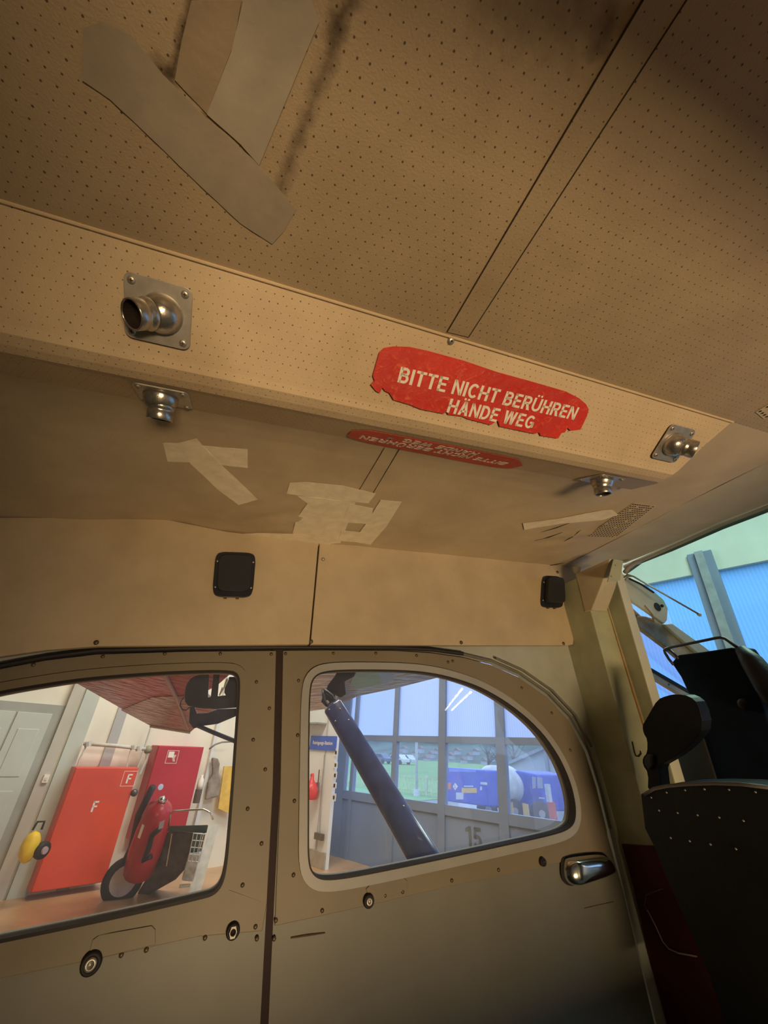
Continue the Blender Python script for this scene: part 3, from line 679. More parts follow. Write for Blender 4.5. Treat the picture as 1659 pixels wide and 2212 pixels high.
# ------------------------------------------------------------------ door post / frame between cabin and cockpit
def pl_y(q, p0, p1):   # plane containing the line p0-p1 and the x direction
    n = (p1 - p0).cross(V((1, 0, 0))); return hit(*q, p0, n)
def pl_x(q, p0, p1):   # plane containing p0-p1 and the y direction
    n = (p1 - p0).cross(V((0, 1, 0))); return hit(*q, p0, n)
def ln(a, b, y): return (a[0] + (b[0] - a[0]) * (y - a[1]) / (b[1] - a[1]), y)
e1 = [wy(1246, 1236, 1.128), wy(1225, 1395, 1.128), wy(1302, 1700, 1.131), wy(1342, 1830, 1.128)]
e1[0] = V((1.15, 1.128, .486)); e1b = V((1.145, 1.128, -.86))
XA = 1.145
e2t, e2b = wx(1256, 1245, XA), wx(1385, 1720, XA); e2e = e2t + (e2b - e2t) * ((-.86 - e2t.z) / (e2b.z - e2t.z))
e3t, e3b = pl_y((1300, 1268), e2t, e2b), pl_y((1394, 1570), e2t, e2b)
def ext(a, b, z): return a + (b - a) * ((z - a.z) / (b.z - a.z))
e4t, e4b = pl_x((1333, 1255), e3t, e3b), pl_x((1411, 1528), e3t, e3b)
e5t, e5b = pl_y((1349, 1255), e4t, e4b), pl_y((1427, 1515), e4t, e4b)
T, Bm = .404, -.86
def sect(z): return [V((XA, 1.15, z)), ext(e2t, e2b, z), ext(e3t, e3b, z), ext(e4t, e4b, z), ext(e5t, e5b, z), ext(e5t, e5b, z) + V((.0, .03, 0)), ext(e3t, e3b, z) + V((.03, .03, 0)), V((XA + .1, 1.15, z))]
s0, s1 = sect(Bm), sect(T)
post = struct_empty('trim_14', (XA, 1.1, Bm))
MB().loft([s0, s1]).build('post', m_post, post, bevel=.003)
# recessed brown seam
q0, q1 = ext(e3t, e3b, .30) + V((-.006, -.002, 0)), ext(e3t, e3b, -.25) + V((-.006, -.002, 0))
MB().tube([q0, (q0 + q1) / 2 + V((-.002, 0, 0)), q1], [.001, .0035, .002], 6).build('sealant', mat('tan_sealant', (.42, .22, .08), .7), post)
# inboard flange strip
MB().hexa([ext(e4t, e4b, Bm) + V((0, -.001, 0)), ext(e5t, e5b, Bm) + V((0, -.001, 0)), ext(e5t, e5b, Bm) + V((0, .004, 0)), ext(e4t, e4b, Bm) + V((0, .004, 0)),
           ext(e4t, e4b, T) + V((0, -.001, 0)), ext(e5t, e5b, T) + V((0, -.001, 0)), ext(e5t, e5b, T) + V((0, .004, 0)), ext(e4t, e4b, T) + V((0, .004, 0))]).build('flange', m_postw, post)
# gusset block at the top
XG = XA - .002
ga, gb, gc, gd = wx(1254, 1240, XG), wx(1316, 1205, XG), wx(1320, 1250, XG), wx(1278, 1318, XG)
gb = wx(1318, 1206, XG)
def push(p, q): return hit(*q, p, (0, 1, 0))
h0, h1, h2 = wx(1318, 1206, XG), wx(1300, 1262, XG), wx(1278, 1318, XG)
f0, f1, f2 = push(h0, (1345, 1211)), push(h1, (1330, 1270)), push(h2, (1311, 1321))
b0, b1_, b2 = wx(1253, 1240, XG), wx(1262, 1275, XG), wx(1278, 1318, XG) + V((0, .01, 0))
mb = MB(); mb.loft([[h0, f0, f0 + V((0, .16, 0)), V((b0.x, b0.y + .02, h0.z))], [h1, f1, f1 + V((0, .10, 0)), V((b1_.x, b1_.y + .02, h1.z))], [h2, f2, f2 + V((0, .03, 0)), V((b2.x, b2.y + .02, h2.z))]])
mb.build('gusset', mat('gusset_paint', (.52, .46, .33), .5, bump=.15, bscale=300), post, bevel=.003)
br2 = MB().prism([hit(*q, h0 + V((0, -.003, 0)), (0, 1, 0)) for q in ((1324, 1208), (1345, 1212), (1338, 1254), (1311, 1258))], (0, -.003, 0)).build('bracket_plate', m_post, post, bevel=.001)
for q in ((1329, 1221), (1320, 1245)): MB().lathe([(.003, 0), (.002, .002)], hit(*q, h0 + V((0, -.006, 0)), (0, 1, 0)), (0, -1, 0), 8).build('bolt', m_alu, post)
# ceiling-to-post light side rear bulkhead fill beyond post
hk = hit(1372, 1628, (e2b + e3b) / 2, (0, 1, 0)) + V((0, -.004, 0))
hp = [hit(*q, (e2b + e3b) / 2 + V((0, -.004, 0)), (0, 1, 0)) for q in ((1366, 1602), (1371, 1625), (1374, 1633), (1380, 1634), (1385, 1628), (1383, 1622))]
tag(MB().tube(hp, .0016, 6).build('coat_hook', m_dark, smooth=True), 'small dark wire hook on the pale frame post', 'hook')

# ------------------------------------------------------------------ cockpit
YS = 1.16
# side of cockpit: skin under the side window, far side
# windscreen corner plate with a dark hole
YC = 1.05
cpl = [wy(*q, YC) for q in ((1346, 1240), (1375, 1255), (1410, 1275), (1434, 1296), (1443, 1315), (1441, 1340), (1435, 1347), (1400, 1322), (1365, 1298), (1352, 1280))]
tfr = thing('windscreen_frame', 'cream painted windscreen corner frame with a dark round hole, outside the post', 'window frame', cpl[0])
MB().prism(cpl, (0, .012, 0)).build('corner_plate', mat('cream_frame', (.62, .62, .50), .45), tfr, bevel=.002)
hc = wy(1420, 1311, YC - .001); MB().lathe([(.0165, 0), (.0165, .001)], hc, (0, -1, 0), 18).build('hole', m_rubber, tfr)
MB().lathe([(.006, 0), (.005, .006)], wy(1429, 1309, YC - .002), (0, -1, 0), 12).build('bolt', m_dark, tfr)
# lower member: curved channel running forward and down
lowb = [(1366, 1312), (1385, 1330), (1412, 1335), (1440, 1352), (1500, 1398), (1580, 1462)]
loww = [(1372, 1348), (1392, 1362), (1440, 1398), (1480, 1432), (1530, 1472), (1570, 1512)]
MB().prism([wy(*q, YC + .02) for q in lowb] + [wy(*q, YC + .02) for q in loww[::-1]], (0, .02, 0)).build('channel', mat('grey_channel', (.42, .40, .33), .5, var=.3, vscale=25), tfr, bevel=.003)
MB().prism([wy(*q, YC + .004) for q in ((1434, 1348), (1452, 1346), (1520, 1395), (1600, 1460), (1588, 1470), (1500, 1405))], (0, .014, 0)).build('outer_tube', mat('pale_green_paint', (.50, .54, .44), .45), tfr, bevel=.004)
MB().tube([wy(1378, 1332, YC), wy(1395, 1334, YC), wy(1412, 1342, YC), wy(1409, 1328, YC), wy(1392, 1308, YC)], .004, 6).build('cable_loop', mat('tan_cord', (.40, .28, .20), .6), tfr)
MB().tube([wy(1360, 1250, YC - .01), wy(1385, 1262, YC - .01), wy(1412, 1280, YC - .01)], .004, 6).build('rubber_edge', m_rubber, tfr)
# side window lower strip
sw = thing('side_window_rail', 'thin cream rail with a black edge across the cockpit side window', 'rail', wy(1400, 1440, 1.1))
MB().prism([wy(*q, 1.10) for q in ((1402, 1447), (1485, 1496), (1560, 1540), (1556, 1552), (1480, 1507), (1404, 1461))], (0, .015, 0)).build('cream_strip', mat('cream_strip', (.66, .56, .46), .4), sw, bevel=.002)
MB().prism([wy(*q, 1.098) for q in ((1400, 1439), (1485, 1488), (1560, 1532), (1560, 1540), (1484, 1496), (1402, 1447))], (0, .015, 0)).build('black_edge', m_rubber, sw)
MB().lathe([(.004, 0), (.002, .002)], wy(1445, 1478, 1.099), (0, -1, 0), 8).build('rivet', m_screw, sw)
# panes: windscreen sloping forward from the rail, side window
wl_ = [V((1.47, YC + .02, .49)), wy(1443, 1320, YC), wy(1452, 1347, YC), wy(1600, 1462, YC)]; wl_.append(wl_[-1] + (wl_[-1] - wl_[-2]) * 1.2)
wn = struct_empty('window_3', wl_[0]); mb = MB(); mb.loft([wl_, [V((p.x, -.38, p.z)) for p in wl_]], cap=False, closed=False); mb.build('pane', m_wind, wn)
wq = [wy(*q, 1.12) for q in ((1352, 1290), (1372, 1340), (1440, 1392), (1572, 1506), (1600, 1700), (1352, 1700))]
wn = struct_empty('window_4', wq[0]); MB().add(wq, [(0, 1, 2, 3, 4, 5)]).build('pane', glass('side_perspex', (.84, .84, 1), .25), wn)
struct(MB().prism([V((1.25, 1.13, -.86)), V((1.25, 1.13, -.2)), V((2.4, 1.13, -.2)), V((3.0, 1.13, -.5)), V((3.0, 1.13, -.86))], (0, .02, 0)), 'wall_side', mat('cockpit_side', (.40, .38, .28), .6))
# antenna-like rod
rd = thing('sun_visor_rod', 'thin grey metal rod with a clear tip in front of the windscreen', 'rod', wx(1345, 1245, 1.40))
MB().tube([wx(1316, 1262, 1.30), wx(1345, 1252, 1.32), wx(1356, 1243, 1.34), wx(1368, 1245, 1.36), wx(1420, 1275, 1.42), wx(1512, 1328, 1.5)], [.006, .006, .006, .003, .003, .003], 8).build('rod', mat('rod_metal', (.30, .34, .36), .35, .6), rd, smooth=True)
MB().lathe([(.002, -.004), (.0055, 0), (.0055, .008), (.002, .011)], wx(1508, 1326, 1.5), wx(1516, 1331, 1.5) - wx(1508, 1326, 1.5), 12).build('tip', m_hpane if False else mat('clear_tip', (.55, .62, .68), .2), rd, smooth=True)
MB().tube([wx(1350, 1236, 1.34), wx(1358, 1226, 1.36), wx(1372, 1216, 1.40), wx(1382, 1214, 1.42)], .008, 8).build('clamp', mat('clamp_grey', (.33, .31, .28), .5), rd, smooth=True)

# pilot seat
XS = 1.35
def sx(px, py, x=XS): return wx(px, py, x)
seat = thing('pilot_seat', 'dark navy pilot seat with a wire handle loop on top of its backrest', 'seat', sx(1560, 1700))
MB().prism([sx(*q) for q in ((1464, 1415), (1520, 1408), (1578, 1399), (1600, 1402), (1612, 1420), (1625, 1470), (1659, 1560), (1700, 1720), (1700, 1780), (1440, 1780), (1440, 1700), (1490, 1640), (1505, 1560), (1489, 1503), (1470, 1462), (1450, 1432))], (.07, 0, 0)).build('backrest', m_seatn, seat, bevel=.012, seg=3)
MB().tube([sx(*q, XS - .01) for q in ((1455, 1436), (1445, 1424), (1437, 1411), (1435, 1405), (1439, 1401), (1450, 1398), (1500, 1388), (1548, 1378), (1558, 1377), (1567, 1380), (1585, 1393), (1606, 1408))], .0042, 8).build('wire_handle', mat('dark_steel', (.05, .05, .06), .35, .6), seat, smooth=True)
MB().tube([sx(*q, XS - .01) for q in ((1437, 1404), (1448, 1405), (1458, 1414), (1466, 1424))], .004, 8).build('wire_handle', mat('dark_steel', (.05, .05, .06), .35, .6), seat, smooth=True)
MB().tube([sx(1600, 1402, XS - .02), sx(1625, 1430, XS - .03), sx(1660, 1480, XS - .05), sx(1720, 1560, XS - .05)], [.014, .026, .031, .035], 14).build('side_bolster', m_seat, seat, smooth=True)
MB().prism([sx(*q, XS - .015) for q in ((1494, 1540), (1520, 1600), (1545, 1680), (1560, 1740), (1500, 1740), (1470, 1700), (1455, 1630), (1480, 1600))], (.012, 0, 0)).build('grey_pad', mat('grey_pad', (.016, .015, .016), .7), seat, bevel=.006)
MB().lathe([(.016, 0), (.015, .005), (.008, .008)], sx(1608, 1522, XS - .01), (-1, 0, 0), 16).build('button', m_seat, seat, smooth=True)
hr = [(1403, 1540), (1420, 1511), (1439, 1503), (1461, 1499), (1488, 1503), (1508, 1520), (1520, 1570), (1500, 1600), (1466, 1630), (1440, 1645), (1423, 1655), (1426, 1680), (1429, 1705), (1399, 1712), (1400, 1670), (1388, 1652), (1388, 1637), (1398, 1626), (1398, 1597), (1390, 1585), (1387, 1568), (1394, 1556)]
hs = thing('harness_bag', 'black padded harness hanging over the seat shoulder beside the pale post', 'harness', sx(1440, 1650, 1.1))
MB().prism(smooth_loop([wx(*q, 1.10) for q in hr], 1), (.035, 0, 0)).build('padded_strap', m_seat, hs, bevel=.010, seg=3)
bk = MB().prism([wx(*q, 1.09) for q in ((1399, 1628), (1390, 1640), (1391, 1652), (1401, 1665), (1408, 1655), (1408, 1632))], (.02, 0, 0)).build('buckle', mat('grey_buckle', (.06, .06, .065), .4), hs, bevel=.004)
# near bench back
XB = 1.00
bp = [(1384, 1716), (1402, 1705), (1430, 1697), (1480, 1691), (1540, 1690), (1600, 1692), (1660, 1698), (1760, 1712), (1800, 2300), (1600, 2300), (1566, 2212), (1533, 2110), (1503, 2040), (1472, 1969), (1444, 1905), (1414, 1831), (1393, 1790)]
bench = thing('rear_seat_back', 'large dark grey leather seat back with rows of upholstery tacks, in the lower right corner', 'seat', wx(1500, 2100, XB))
MB().prism([wx(*q, XB) for q in bp], (.07, 0, 0)).build('backrest', mat('charcoal_leather', (.0085, .009, .009), .55, spec=.25, var=.2, vscale=12, bump=.4, bscale=90), bench, bevel=.014, seg=4)
MB().tube([wx(*q, XB - .002) for q in ((1392, 1716), (1412, 1704), (1440, 1698), (1485, 1694), (1540, 1692), (1600, 1694), (1659, 1701))], .0035, 8).build('edge_piping', mat('worn_piping', (.12, .11, .105), .5), bench, smooth=True)
for q in ((1440, 1712), (1480, 1707), (1522, 1705), (1575, 1706), (1632, 1711), (1407, 1723), (1382, 1729), (1369, 1728), (1424, 1751), (1464, 1756), (1507, 1761), (1554, 1766), (1606, 1773), (1449, 1810), (1490, 1817), (1535, 1824), (1590, 1834)):
    if q[0] < 1386: continue
    MB().lathe([(.0022, 0), (.0018, .0012), (.0006, .0018)], wx(*q, XB - .001), (-1, 0, 0), 8).build('tack', m_alu, bench, smooth=True)
# burgundy side pocket
xb = XA - .012
pk = thing('side_pocket', 'dark burgundy cloth pocket on the foot of the pale post beside the dark seat back', 'pocket', wx(1400, 2100, xb))
MB().prism([wx(*q, xb) for q in ((1342, 1823), (1385, 1826), (1425, 1828), (1500, 1960), (1620, 2260), (1452, 2260), (1400, 2060), (1368, 1920))], (.008, 0, 0)).build('pocket_cloth', m_burg, pk, bevel=.002)
MB().tube([wx(*q, xb - .001) for q in ((1432, 1920), (1410, 1928), (1396, 1934), (1392, 1955), (1398, 1968))], .0012, 6).build('seam_piping', mat('burgundy_piping', (.14, .05, .05), .7), pk)
MB().tube([wx(*q, xb - .002) for q in ((1398, 1965), (1415, 1998), (1432, 2035), (1445, 2050), (1465, 2059), (1505, 2066))], .0016, 6).build('pocket_piping', m_pipe, pk, smooth=True)

# ------------------------------------------------------------------ own strut and neighbouring wing outside the doors
def dp(px, py, d): r = ray(px, py); return r * (d / FPX)
a, b = dp(716, 1520, 3.0), dp(915, 1852, 2.1); b = a + (b - a) * 1.35
ax = (b - a).normalized(); vw = ray(800, 1700).normalized(); sd = ax.cross(vw).normalized(); dd = sd.cross(ax).normalized()
def sec_(c, w, t): return [c + sd * (w * math.cos(q * math.pi / 10)) + dd * (t * math.sin(q * math.pi / 10)) for q in range(20)]
stt = thing('wing_strut', 'dark blue wing strut slanting across the front door window', 'strut', b)
MB().loft([sec_(a, .060, .010), sec_(a + ax * .03, .072, .018), sec_(a + ax * .3, .072, .026), sec_(a + (b - a) * .6, .076, .030), sec_(b, .085, .032)]).build('strut_body', mat('navy_paint', (.045, .062, .19), .22, var=.25, spec=.6, coat=.4), stt, smooth=True)
for (u, v) in ((.05, -.5), (.10, .45), (.03, .2), (.16, -.55), (.22, .6), (.9, .7)):
    MB().lathe([(.006, 0), (.005, .004), (.002, .006)], a + ax * u + sd * (v * .07) - dd * .022, -dd, 10).build('bolt', m_alu, stt, smooth=True)
fk = MB()
for s_ in (-1, 1): fk.tube([a + sd * (.030 * s_), a - ax * .05 + sd * (.034 * s_), a - ax * .11 + sd * (.018 * s_), a - ax * .15], [.012, .012, .013, .016], 8)
fk.build('fork_fitting', mat('dark_fitting', (.04, .045, .06), .4, .5), stt, smooth=True)
# wing overhead (own plane through three points)
WA, WB, WC = dp(165, 1475, 4.5), dp(325, 1566, 6.2), dp(500, 1450, 3.6)
wn_ = (WB - WA).cross(WC - WA)
def onw(px, py): return hit(px, py, WA, wn_)
def wingmat(name, ca, cb, fine=26):
    m = bpy.data.materials.new(name); m.use_nodes = True; t = NT(m); b = t.n['Principled BSDF']; o = t.obj()
    mp = t.new('ShaderNodeMapping'); t.l.new(o, mp.inputs[0]); mp.inputs['Scale'].default_value = (.35, 2.2, 2); mp.inputs['Rotation'].default_value = (0, 0, .12)
    n = t.noise(fine * .3, 5, mp.outputs[0], .6, .6)
    c = t.mix(t.ramp(n, .47, .55), ca, cb); t.l.new(c, b.inputs['Base Color']); b.inputs['Roughness'].default_value = .28
    wv = t.new('ShaderNodeTexWave'); wv.inputs['Scale'].default_value = 2.6; wv.inputs['Distortion'].default_value = 11; wv.inputs['Detail'].default_value = 4; t.l.new(mp.outputs[0], wv.inputs['Vector'])
    t.l.new(t.bump(wv.outputs['Fac'], .8, .03), b.inputs['Normal']); return m
wing = thing('wing', 'red and white wing underside above the red cabinets outside the window', 'wing', WA)
nW = V(wn_).normalized() * .05; nW = nW if nW.z > 0 else -nW
MB().prism([onw(*q) for q in ((150, 1467), (325, 1566), (345, 1548), (470, 1480), (560, 1400), (560, 1340), (330, 1330), (100, 1400))], nW).build('red_skin', wingmat('red_wing_skin', (.38, .03, .04), (.42, .16, .15)), wing)
MB().prism([onw(*q) - nW * .15 for q in ((262, 1533), (326, 1567), (412, 1580), (470, 1530), (440, 1500), (330, 1505))], nW).build('white_skin', wingmat('white_wing_skin', (.48, .42, .38), (.24, .10, .10), 34), wing)
MB().tube([onw(325, 1566) - nW * .3, onw(412, 1580) - nW * .3], .02, 8).build('trailing_edge', mat('white_edge', (.6, .58, .5), .4), wing)
MB().tube([onw(355, 1450) - nW * .3, onw(382, 1505) - nW * .3, onw(406, 1572) - nW * .3], .022, 8).build('seam_rib', mat('rib_pink', (.36, .22, .20), .4), wing)
# dark pod hanging under it
pod = thing('under_wing_pod', 'dark blue-black equipment frame hanging under the red and white wing', 'pod', dp(450, 1520, 3.6))
mp_ = mat('pod_black', (.016, .018, .030), .35, var=.3)
D = 3.6
MB().prism(smooth_loop([dp(*q, D) for q in ((402, 1478), (415, 1462), (440, 1456), (440, 1512), (420, 1526), (400, 1522), (398, 1500))], 1), ray(450, 1500).normalized() * .15).build('housing', mp_, pod, bevel=.01)
MB().prism([dp(*q, D) for q in ((404, 1512), (520, 1498), (520, 1528), (470, 1532), (430, 1530), (404, 1524))], ray(450, 1500).normalized() * .1).build('crossbar', mp_, pod, bevel=.01)
MB().prism([dp(*q, D - .1) for q in ((436, 1452), (452, 1452), (449, 1512), (432, 1512))], ray(450, 1500).normalized() * .08).build('upright', mp_, pod)
MB().prism([dp(*q, D - .1) for q in ((462, 1450), (475, 1450), (470, 1508), (455, 1508))], ray(450, 1500).normalized() * .08).build('upright', mp_, pod)
MB().prism(smooth_loop([dp(*q, D) for q in ((488, 1462), (520, 1462), (520, 1512), (484, 1508))], 1), ray(450, 1500).normalized() * .08).build('housing', mp_, pod)
MB().prism([dp(*q, D + .1) for q in ((410, 1528), (420, 1526), (426, 1542), (450, 1540), (470, 1532), (520, 1530), (520, 1543), (470, 1564), (440, 1568), (418, 1574), (408, 1560))], ray(450, 1500).normalized() * .1, ).build('bracket', mat('pod_blue', (.035, .045, .10), .35, var=.3), pod, bevel=.006)
MB().tube([dp(428, 1568, D + .1), dp(460, 1582, D), dp(500, 1598, D - .1), dp(560, 1622, D - .3)], .018, 8).build('stay', mat('stay_blue', (.08, .08, .15), .4), pod)
MB().tube([dp(397, 1506, D), dp(391, 1515, D), dp(389, 1524, D), dp(394, 1533, D), dp(402, 1534, D), dp(411, 1527, D)], .004, 6).build('cable', m_rubber, pod)
for (p0, p1) in (((484, 1486), (492, 1466)), ((474, 1502), (482, 1486))): MB().tube([dp(*p0, D - .12), dp(*p1, D - .12)], [.006, .012], 8).build('white_rod', mat('white_rod', (.7, .66, .55), .4), pod)
# second pod part seen in the front door window
pod2 = thing('wing_root_pylon', 'dark wing pylon joined to the blue strut at the window top corner', 'pylon', dp(710, 1480, 3.3))
MB().prism([dp(*q, 3.3) for q in ((735, 1440), (775, 1440), (765, 1462), (745, 1472), (748, 1500), (735, 1508), (722, 1500), (700, 1500), (708, 1480), (722, 1462))], ray(720, 1480).normalized() * .12).build('pylon_body', mp_, pod2, bevel=.01)
MB().prism([dp(*q, 3.2) for q in ((698, 1498), (715, 1502), (724, 1498), (724, 1522), (720, 1528), (705, 1528), (694, 1516))], ray(720, 1480).normalized() * .05, [[dp(*q, 3.2) for q in ((702, 1514), (708, 1512), (712, 1517), (707, 1522))]]).build('lug', mp_, pod2)
w2_ = thing('tail_plane', 'crumpled white and green wing skin above the blue strut in the window', 'wing', dp(800, 1480, 3.6))
PA, PB, PC = dp(668, 1530, 5.0), dp(960, 1462, 4.6), dp(720, 1420, 3.4); pn = (PB - PA).cross(PC - PA)
def onp(px, py, k=0): return hit(px, py, PA, pn) * (1 - k)
th = pn.normalized() * .03; th = th if th.z > 0 else -th
MB().prism([onp(*q) for q in ((640, 1540), (700, 1532), (770, 1503), (765, 1440), (640, 1420))], th).build('white_skin', wingmat('crumpled_white', (.62, .58, .56), (.25, .2, .24), 40), w2_)
MB().prism([onp(*q) for q in ((722, 1528), (772, 1504), (850, 1488), (960, 1460), (960, 1430), (765, 1430), (735, 1490))], th).build('grey_skin', wingmat('crumpled_grey', (.34, .38, .44), (.16, .20, .28), 44), w2_)
MB().prism([onp(*q, .01) for q in ((765, 1452), (815, 1450), (825, 1478), (775, 1488), (757, 1480))], th).build('green_patch', mat('green_patch', (.16, .34, .27), .4), w2_)
MB().prism([onp(*q, .01) for q in ((815, 1450), (845, 1449), (850, 1470), (825, 1478))], th).build('blue_patch', mat('light_blue_patch', (.18, .36, .60), .4), w2_)

# ------------------------------------------------------------------ hangar shell
m_hw = mat('cream_plaster', (.80, .76, .64), .8, var=.07, vscale=1.6, bump=.05)
m_hw2 = mat('white_plaster', (.76, .77, .76), .8, var=.04, vscale=1.5)
m_grey = mat('grey_green_pilaster', (.52, .56, .50), .7, var=.06, vscale=2)
m_gst = mat('grey_stripe', (.44, .44, .43), .7, var=.06, vscale=2)
m_floor = mat('tan_hangar_floor', (.52, .30, .15), .30, var=.15, vscale=2, spec=.5)
def hstruct(mb, name, m, **k): return mb.build(name, m, kind='structure', frame=HM, **k)
XR = 66.0
hstruct(MB().box((-9.2, -22, FLOOR - .2), (XR, FRONT + .1, FLOOR)), 'floor', m_floor)
hstruct(MB().box((SIDE - .3, -22, FLOOR), (SIDE, FRONT + .2, ROOF)), 'wall_left', m_hw)
hstruct(MB().box((XR, -22, FLOOR), (XR + .3, FRONT + .2, ROOF)), 'wall_right', m_gst)
hstruct(MB().box((-9.2, -22.3, FLOOR), (XR + .3, -22, ROOF)), 'wall_back', m_gst)
hstruct(MB().box((-9.2, -22, ROOF), (XR + .3, FRONT + .2, ROOF + .2)), 'ceiling', mat('hangar_roof', (.35, .35, .34), .8))
# pilaster, stripes, door on the side wall
def sband(px0, px1, py, m, name, dX=.03, z0=FLOOR, z1=ROOF):
    y0, y1 = hside(px0, py, SIDE + dX).y, hside(px1, py, SIDE + dX).y
    return hstruct(MB().box((SIDE, min(y0, y1), z0), (SIDE + dX, max(y0, y1), z1)), name, m)
def syy(px, py, dX=0): return hside(px, py, SIDE + dX)
pA = syy(185, 1500); pB = syy(216, 1500); hstruct(MB().box((SIDE, pA.y - .02, FLOOR), (SIDE + .06, pB.y, ROOF)), 'trim_15', m_grey)
pA = syy(252, 1540); pB = syy(272, 1545); hstruct(MB().box((SIDE, pA.y, FLOOR), (SIDE + .03, pB.y, ROOF)), 'trim_16', m_gst)
pA = syy(448, 1640); pB = syy(455, 1640); hstruct(MB().box((SIDE, pA.y, FLOOR), (SIDE + .08, pB.y, ROOF)), 'trim_17', m_hw2)
# door: grey frame and leaf
q = syy(140, 1535); dz = syy(60, 1515).z
e_r = syy(182, 1490).y; f_r = syy(136, 1537).y; l_r = syy(105, 1560).y; mid_y = syy(25, 1560).y
dr = struct_empty('door_3', HM @ V((SIDE, l_r, FLOOR)))
m_dleaf = mat('grey_door_leaf', (.52, .56, .50), .5, var=.05, vscale=2); m_dfr = mat('grey_door_frame', (.36, .37, .33), .6, var=.08, vscale=3)
ztop = syy(110, 1530).z
MB().box((SIDE, -2.6, FLOOR), (SIDE + .05, f_r, ztop + .05)).build('frame', m_dfr, dr, frame=HM)
MB().box((SIDE, f_r - .001, FLOOR), (SIDE + .10, e_r - .02, ROOF)).build('jamb_pier', mat('pier_grey', (.50, .47, .40), .7, var=.08, vscale=2), dr, frame=HM)
MB().box((SIDE + .04, mid_y + .012, FLOOR), (SIDE + .065, l_r, ztop - .08)).build('leaf', m_dleaf, dr, frame=HM, bevel=.005)
MB().box((SIDE + .04, -2.4, FLOOR), (SIDE + .065, mid_y - .012, ztop - .08)).build('leaf', m_dleaf, dr, frame=HM, bevel=.005)
w_ = l_r - mid_y
MB().box((SIDE + .06, mid_y + w_ * .22, -.55), (SIDE + .074, l_r - w_ * .2, ztop - .30)).build('leaf_panel', m_dleaf, dr, frame=HM, bevel=.008)
MB().box((SIDE + .06, mid_y + w_ * .22, FLOOR + .2), (SIDE + .074, l_r - w_ * .2, -.72)).build('leaf_panel', m_dleaf, dr, frame=HM, bevel=.008)
MB().box((SIDE + .06, -2.0, -.55), (SIDE + .074, mid_y - w_ * .22, ztop - .30)).build('leaf_panel', m_dleaf, dr, frame=HM, bevel=.008)
lt = syy(99, 1682, .12); t = thing('light_switch', 'small white light switch on the grey pier beside the door', 'switch', lt, frame=HM)
MB().box(lt + V((-.03, -.035, -.05)), lt + V((.01, .035, .05))).build('switch_plate', m_white, t, frame=HM)
MB().box(lt + V((.01, -.015, -.02)), lt + V((.02, .015, .02))).build('rocker', mat('ivory', (.7, .68, .6), .5), t, frame=HM)

# ------------------------------------------------------------------ fire cabinets
XF = SIDE + .32
m_fred = mat('bright_red_paint', (.72, .075, .03), .3, var=.10, vscale=1.2, spec=.5)
m_dred = mat('deep_red_paint', (.48, .02, .03), .3, var=.1, vscale=1.2, spec=.5)
def hs2(px, py): return hside(px, py, XF)
def cabinet(tlp, trp, blp, label, m, zb=None):
    a, b = hs2(*tlp), hs2(*trp); y0, y1 = a.y, b.y; zt = (a.z + b.z) / 2; zb = hs2(*blp).z if zb is None else zb
    t = thing('fire_cabinet', label, 'fire cabinet', (XF, (y0 + y1) / 2, zb), 'red fire equipment cabinets', frame=HM)
    MB().box((SIDE + .002, y0, zb), (XF - .02, y1, zt)).build('body', m, t, frame=HM, bevel=.006)
    MB().box((XF - .018, y0 + .01, zb + .01), (XF, y1 - .01, zt - .01)).build('door', m, t, frame=HM, bevel=.006)
    return t, y0, y1, zb, zt
c1, y0, y1, zb, zt = cabinet((165, 1655), (300, 1660), (55, 1932), 'bright red fire cabinet marked F twice, between the door and the dark red one', m_fred)
HF = basis  # text frames are given in hangar axes
def htext(name, body, size, o, mt, parent, sx=1.0, off=.0, face='side'):
    # side wall faces +X: reading direction is +Y there as seen from inside
    M = HM @ basis(o, (0, 1, 0), (0, 0, 1))
    return lettering(name, body, size * .8, M, mt, parent, ext=.002, sx=sx)
htext('letter', 'F', .17, V((XF + .003, hs2(205, 1742).y, hs2(205, 1742).z)), m_white, c1, off=.004)
p = hs2(279, 1682); htext('letter', 'F', .16, V((XF + .003, p.y, p.z)), m_white, c1, off=.005)
def frame_sq(p, h, parent, X, wz_=.10):
    a = .008
    MB().prism([V((X, p.y - wz_, p.z - h)), V((X, p.y + wz_, p.z - h)), V((X, p.y + wz_, p.z + h)), V((X, p.y - wz_, p.z + h))], (.003, 0, 0),
               [[V((X, p.y - wz_ + a, p.z - h + a)), V((X, p.y + wz_ - a, p.z - h + a)), V((X, p.y + wz_ - a, p.z + h - a)), V((X, p.y - wz_ + a, p.z + h - a))]]).build('sign_border', mat('pink_white', (.85, .6, .55), .5), parent, frame=HM)
frame_sq(p, .105, c1, XF, .105)
lk = hs2(298, 1712); MB().lathe([(.05, 0), (.05, .05), (.03, .07)], V((XF, y1 + .03, lk.z)), (1, 0, 0), 14).build('lock_boss', mat('dark_lock', (.12, .1, .1), .3, .6), c1, frame=HM, smooth=True)
c2, y0, y1, zb2, zt = cabinet((344, 1606), (441, 1618), (300, 1850), 'dark red fire hose cabinet with a hose pictogram, behind the red trolley', m_dred, zb=FLOOR + .55)
p = hs2(372, 1635); frame_sq(p, .10, c2, XF, .10)
MB().box((XF, p.y - .075, p.z - .01), (XF + .003, p.y + .02, p.z + .08)).build('pictogram', m_white, c2, frame=HM)
for k_ in range(3): MB().tube([V((XF + .003, p.y + .03 + k_ * .015, p.z + .03)), V((XF + .003, p.y + .01 + k_ * .015, p.z - .02)), V((XF + .003, p.y + .03 + k_ * .015, p.z - .07))], .005, 5).build('pictogram_flame', m_white, c2, frame=HM)
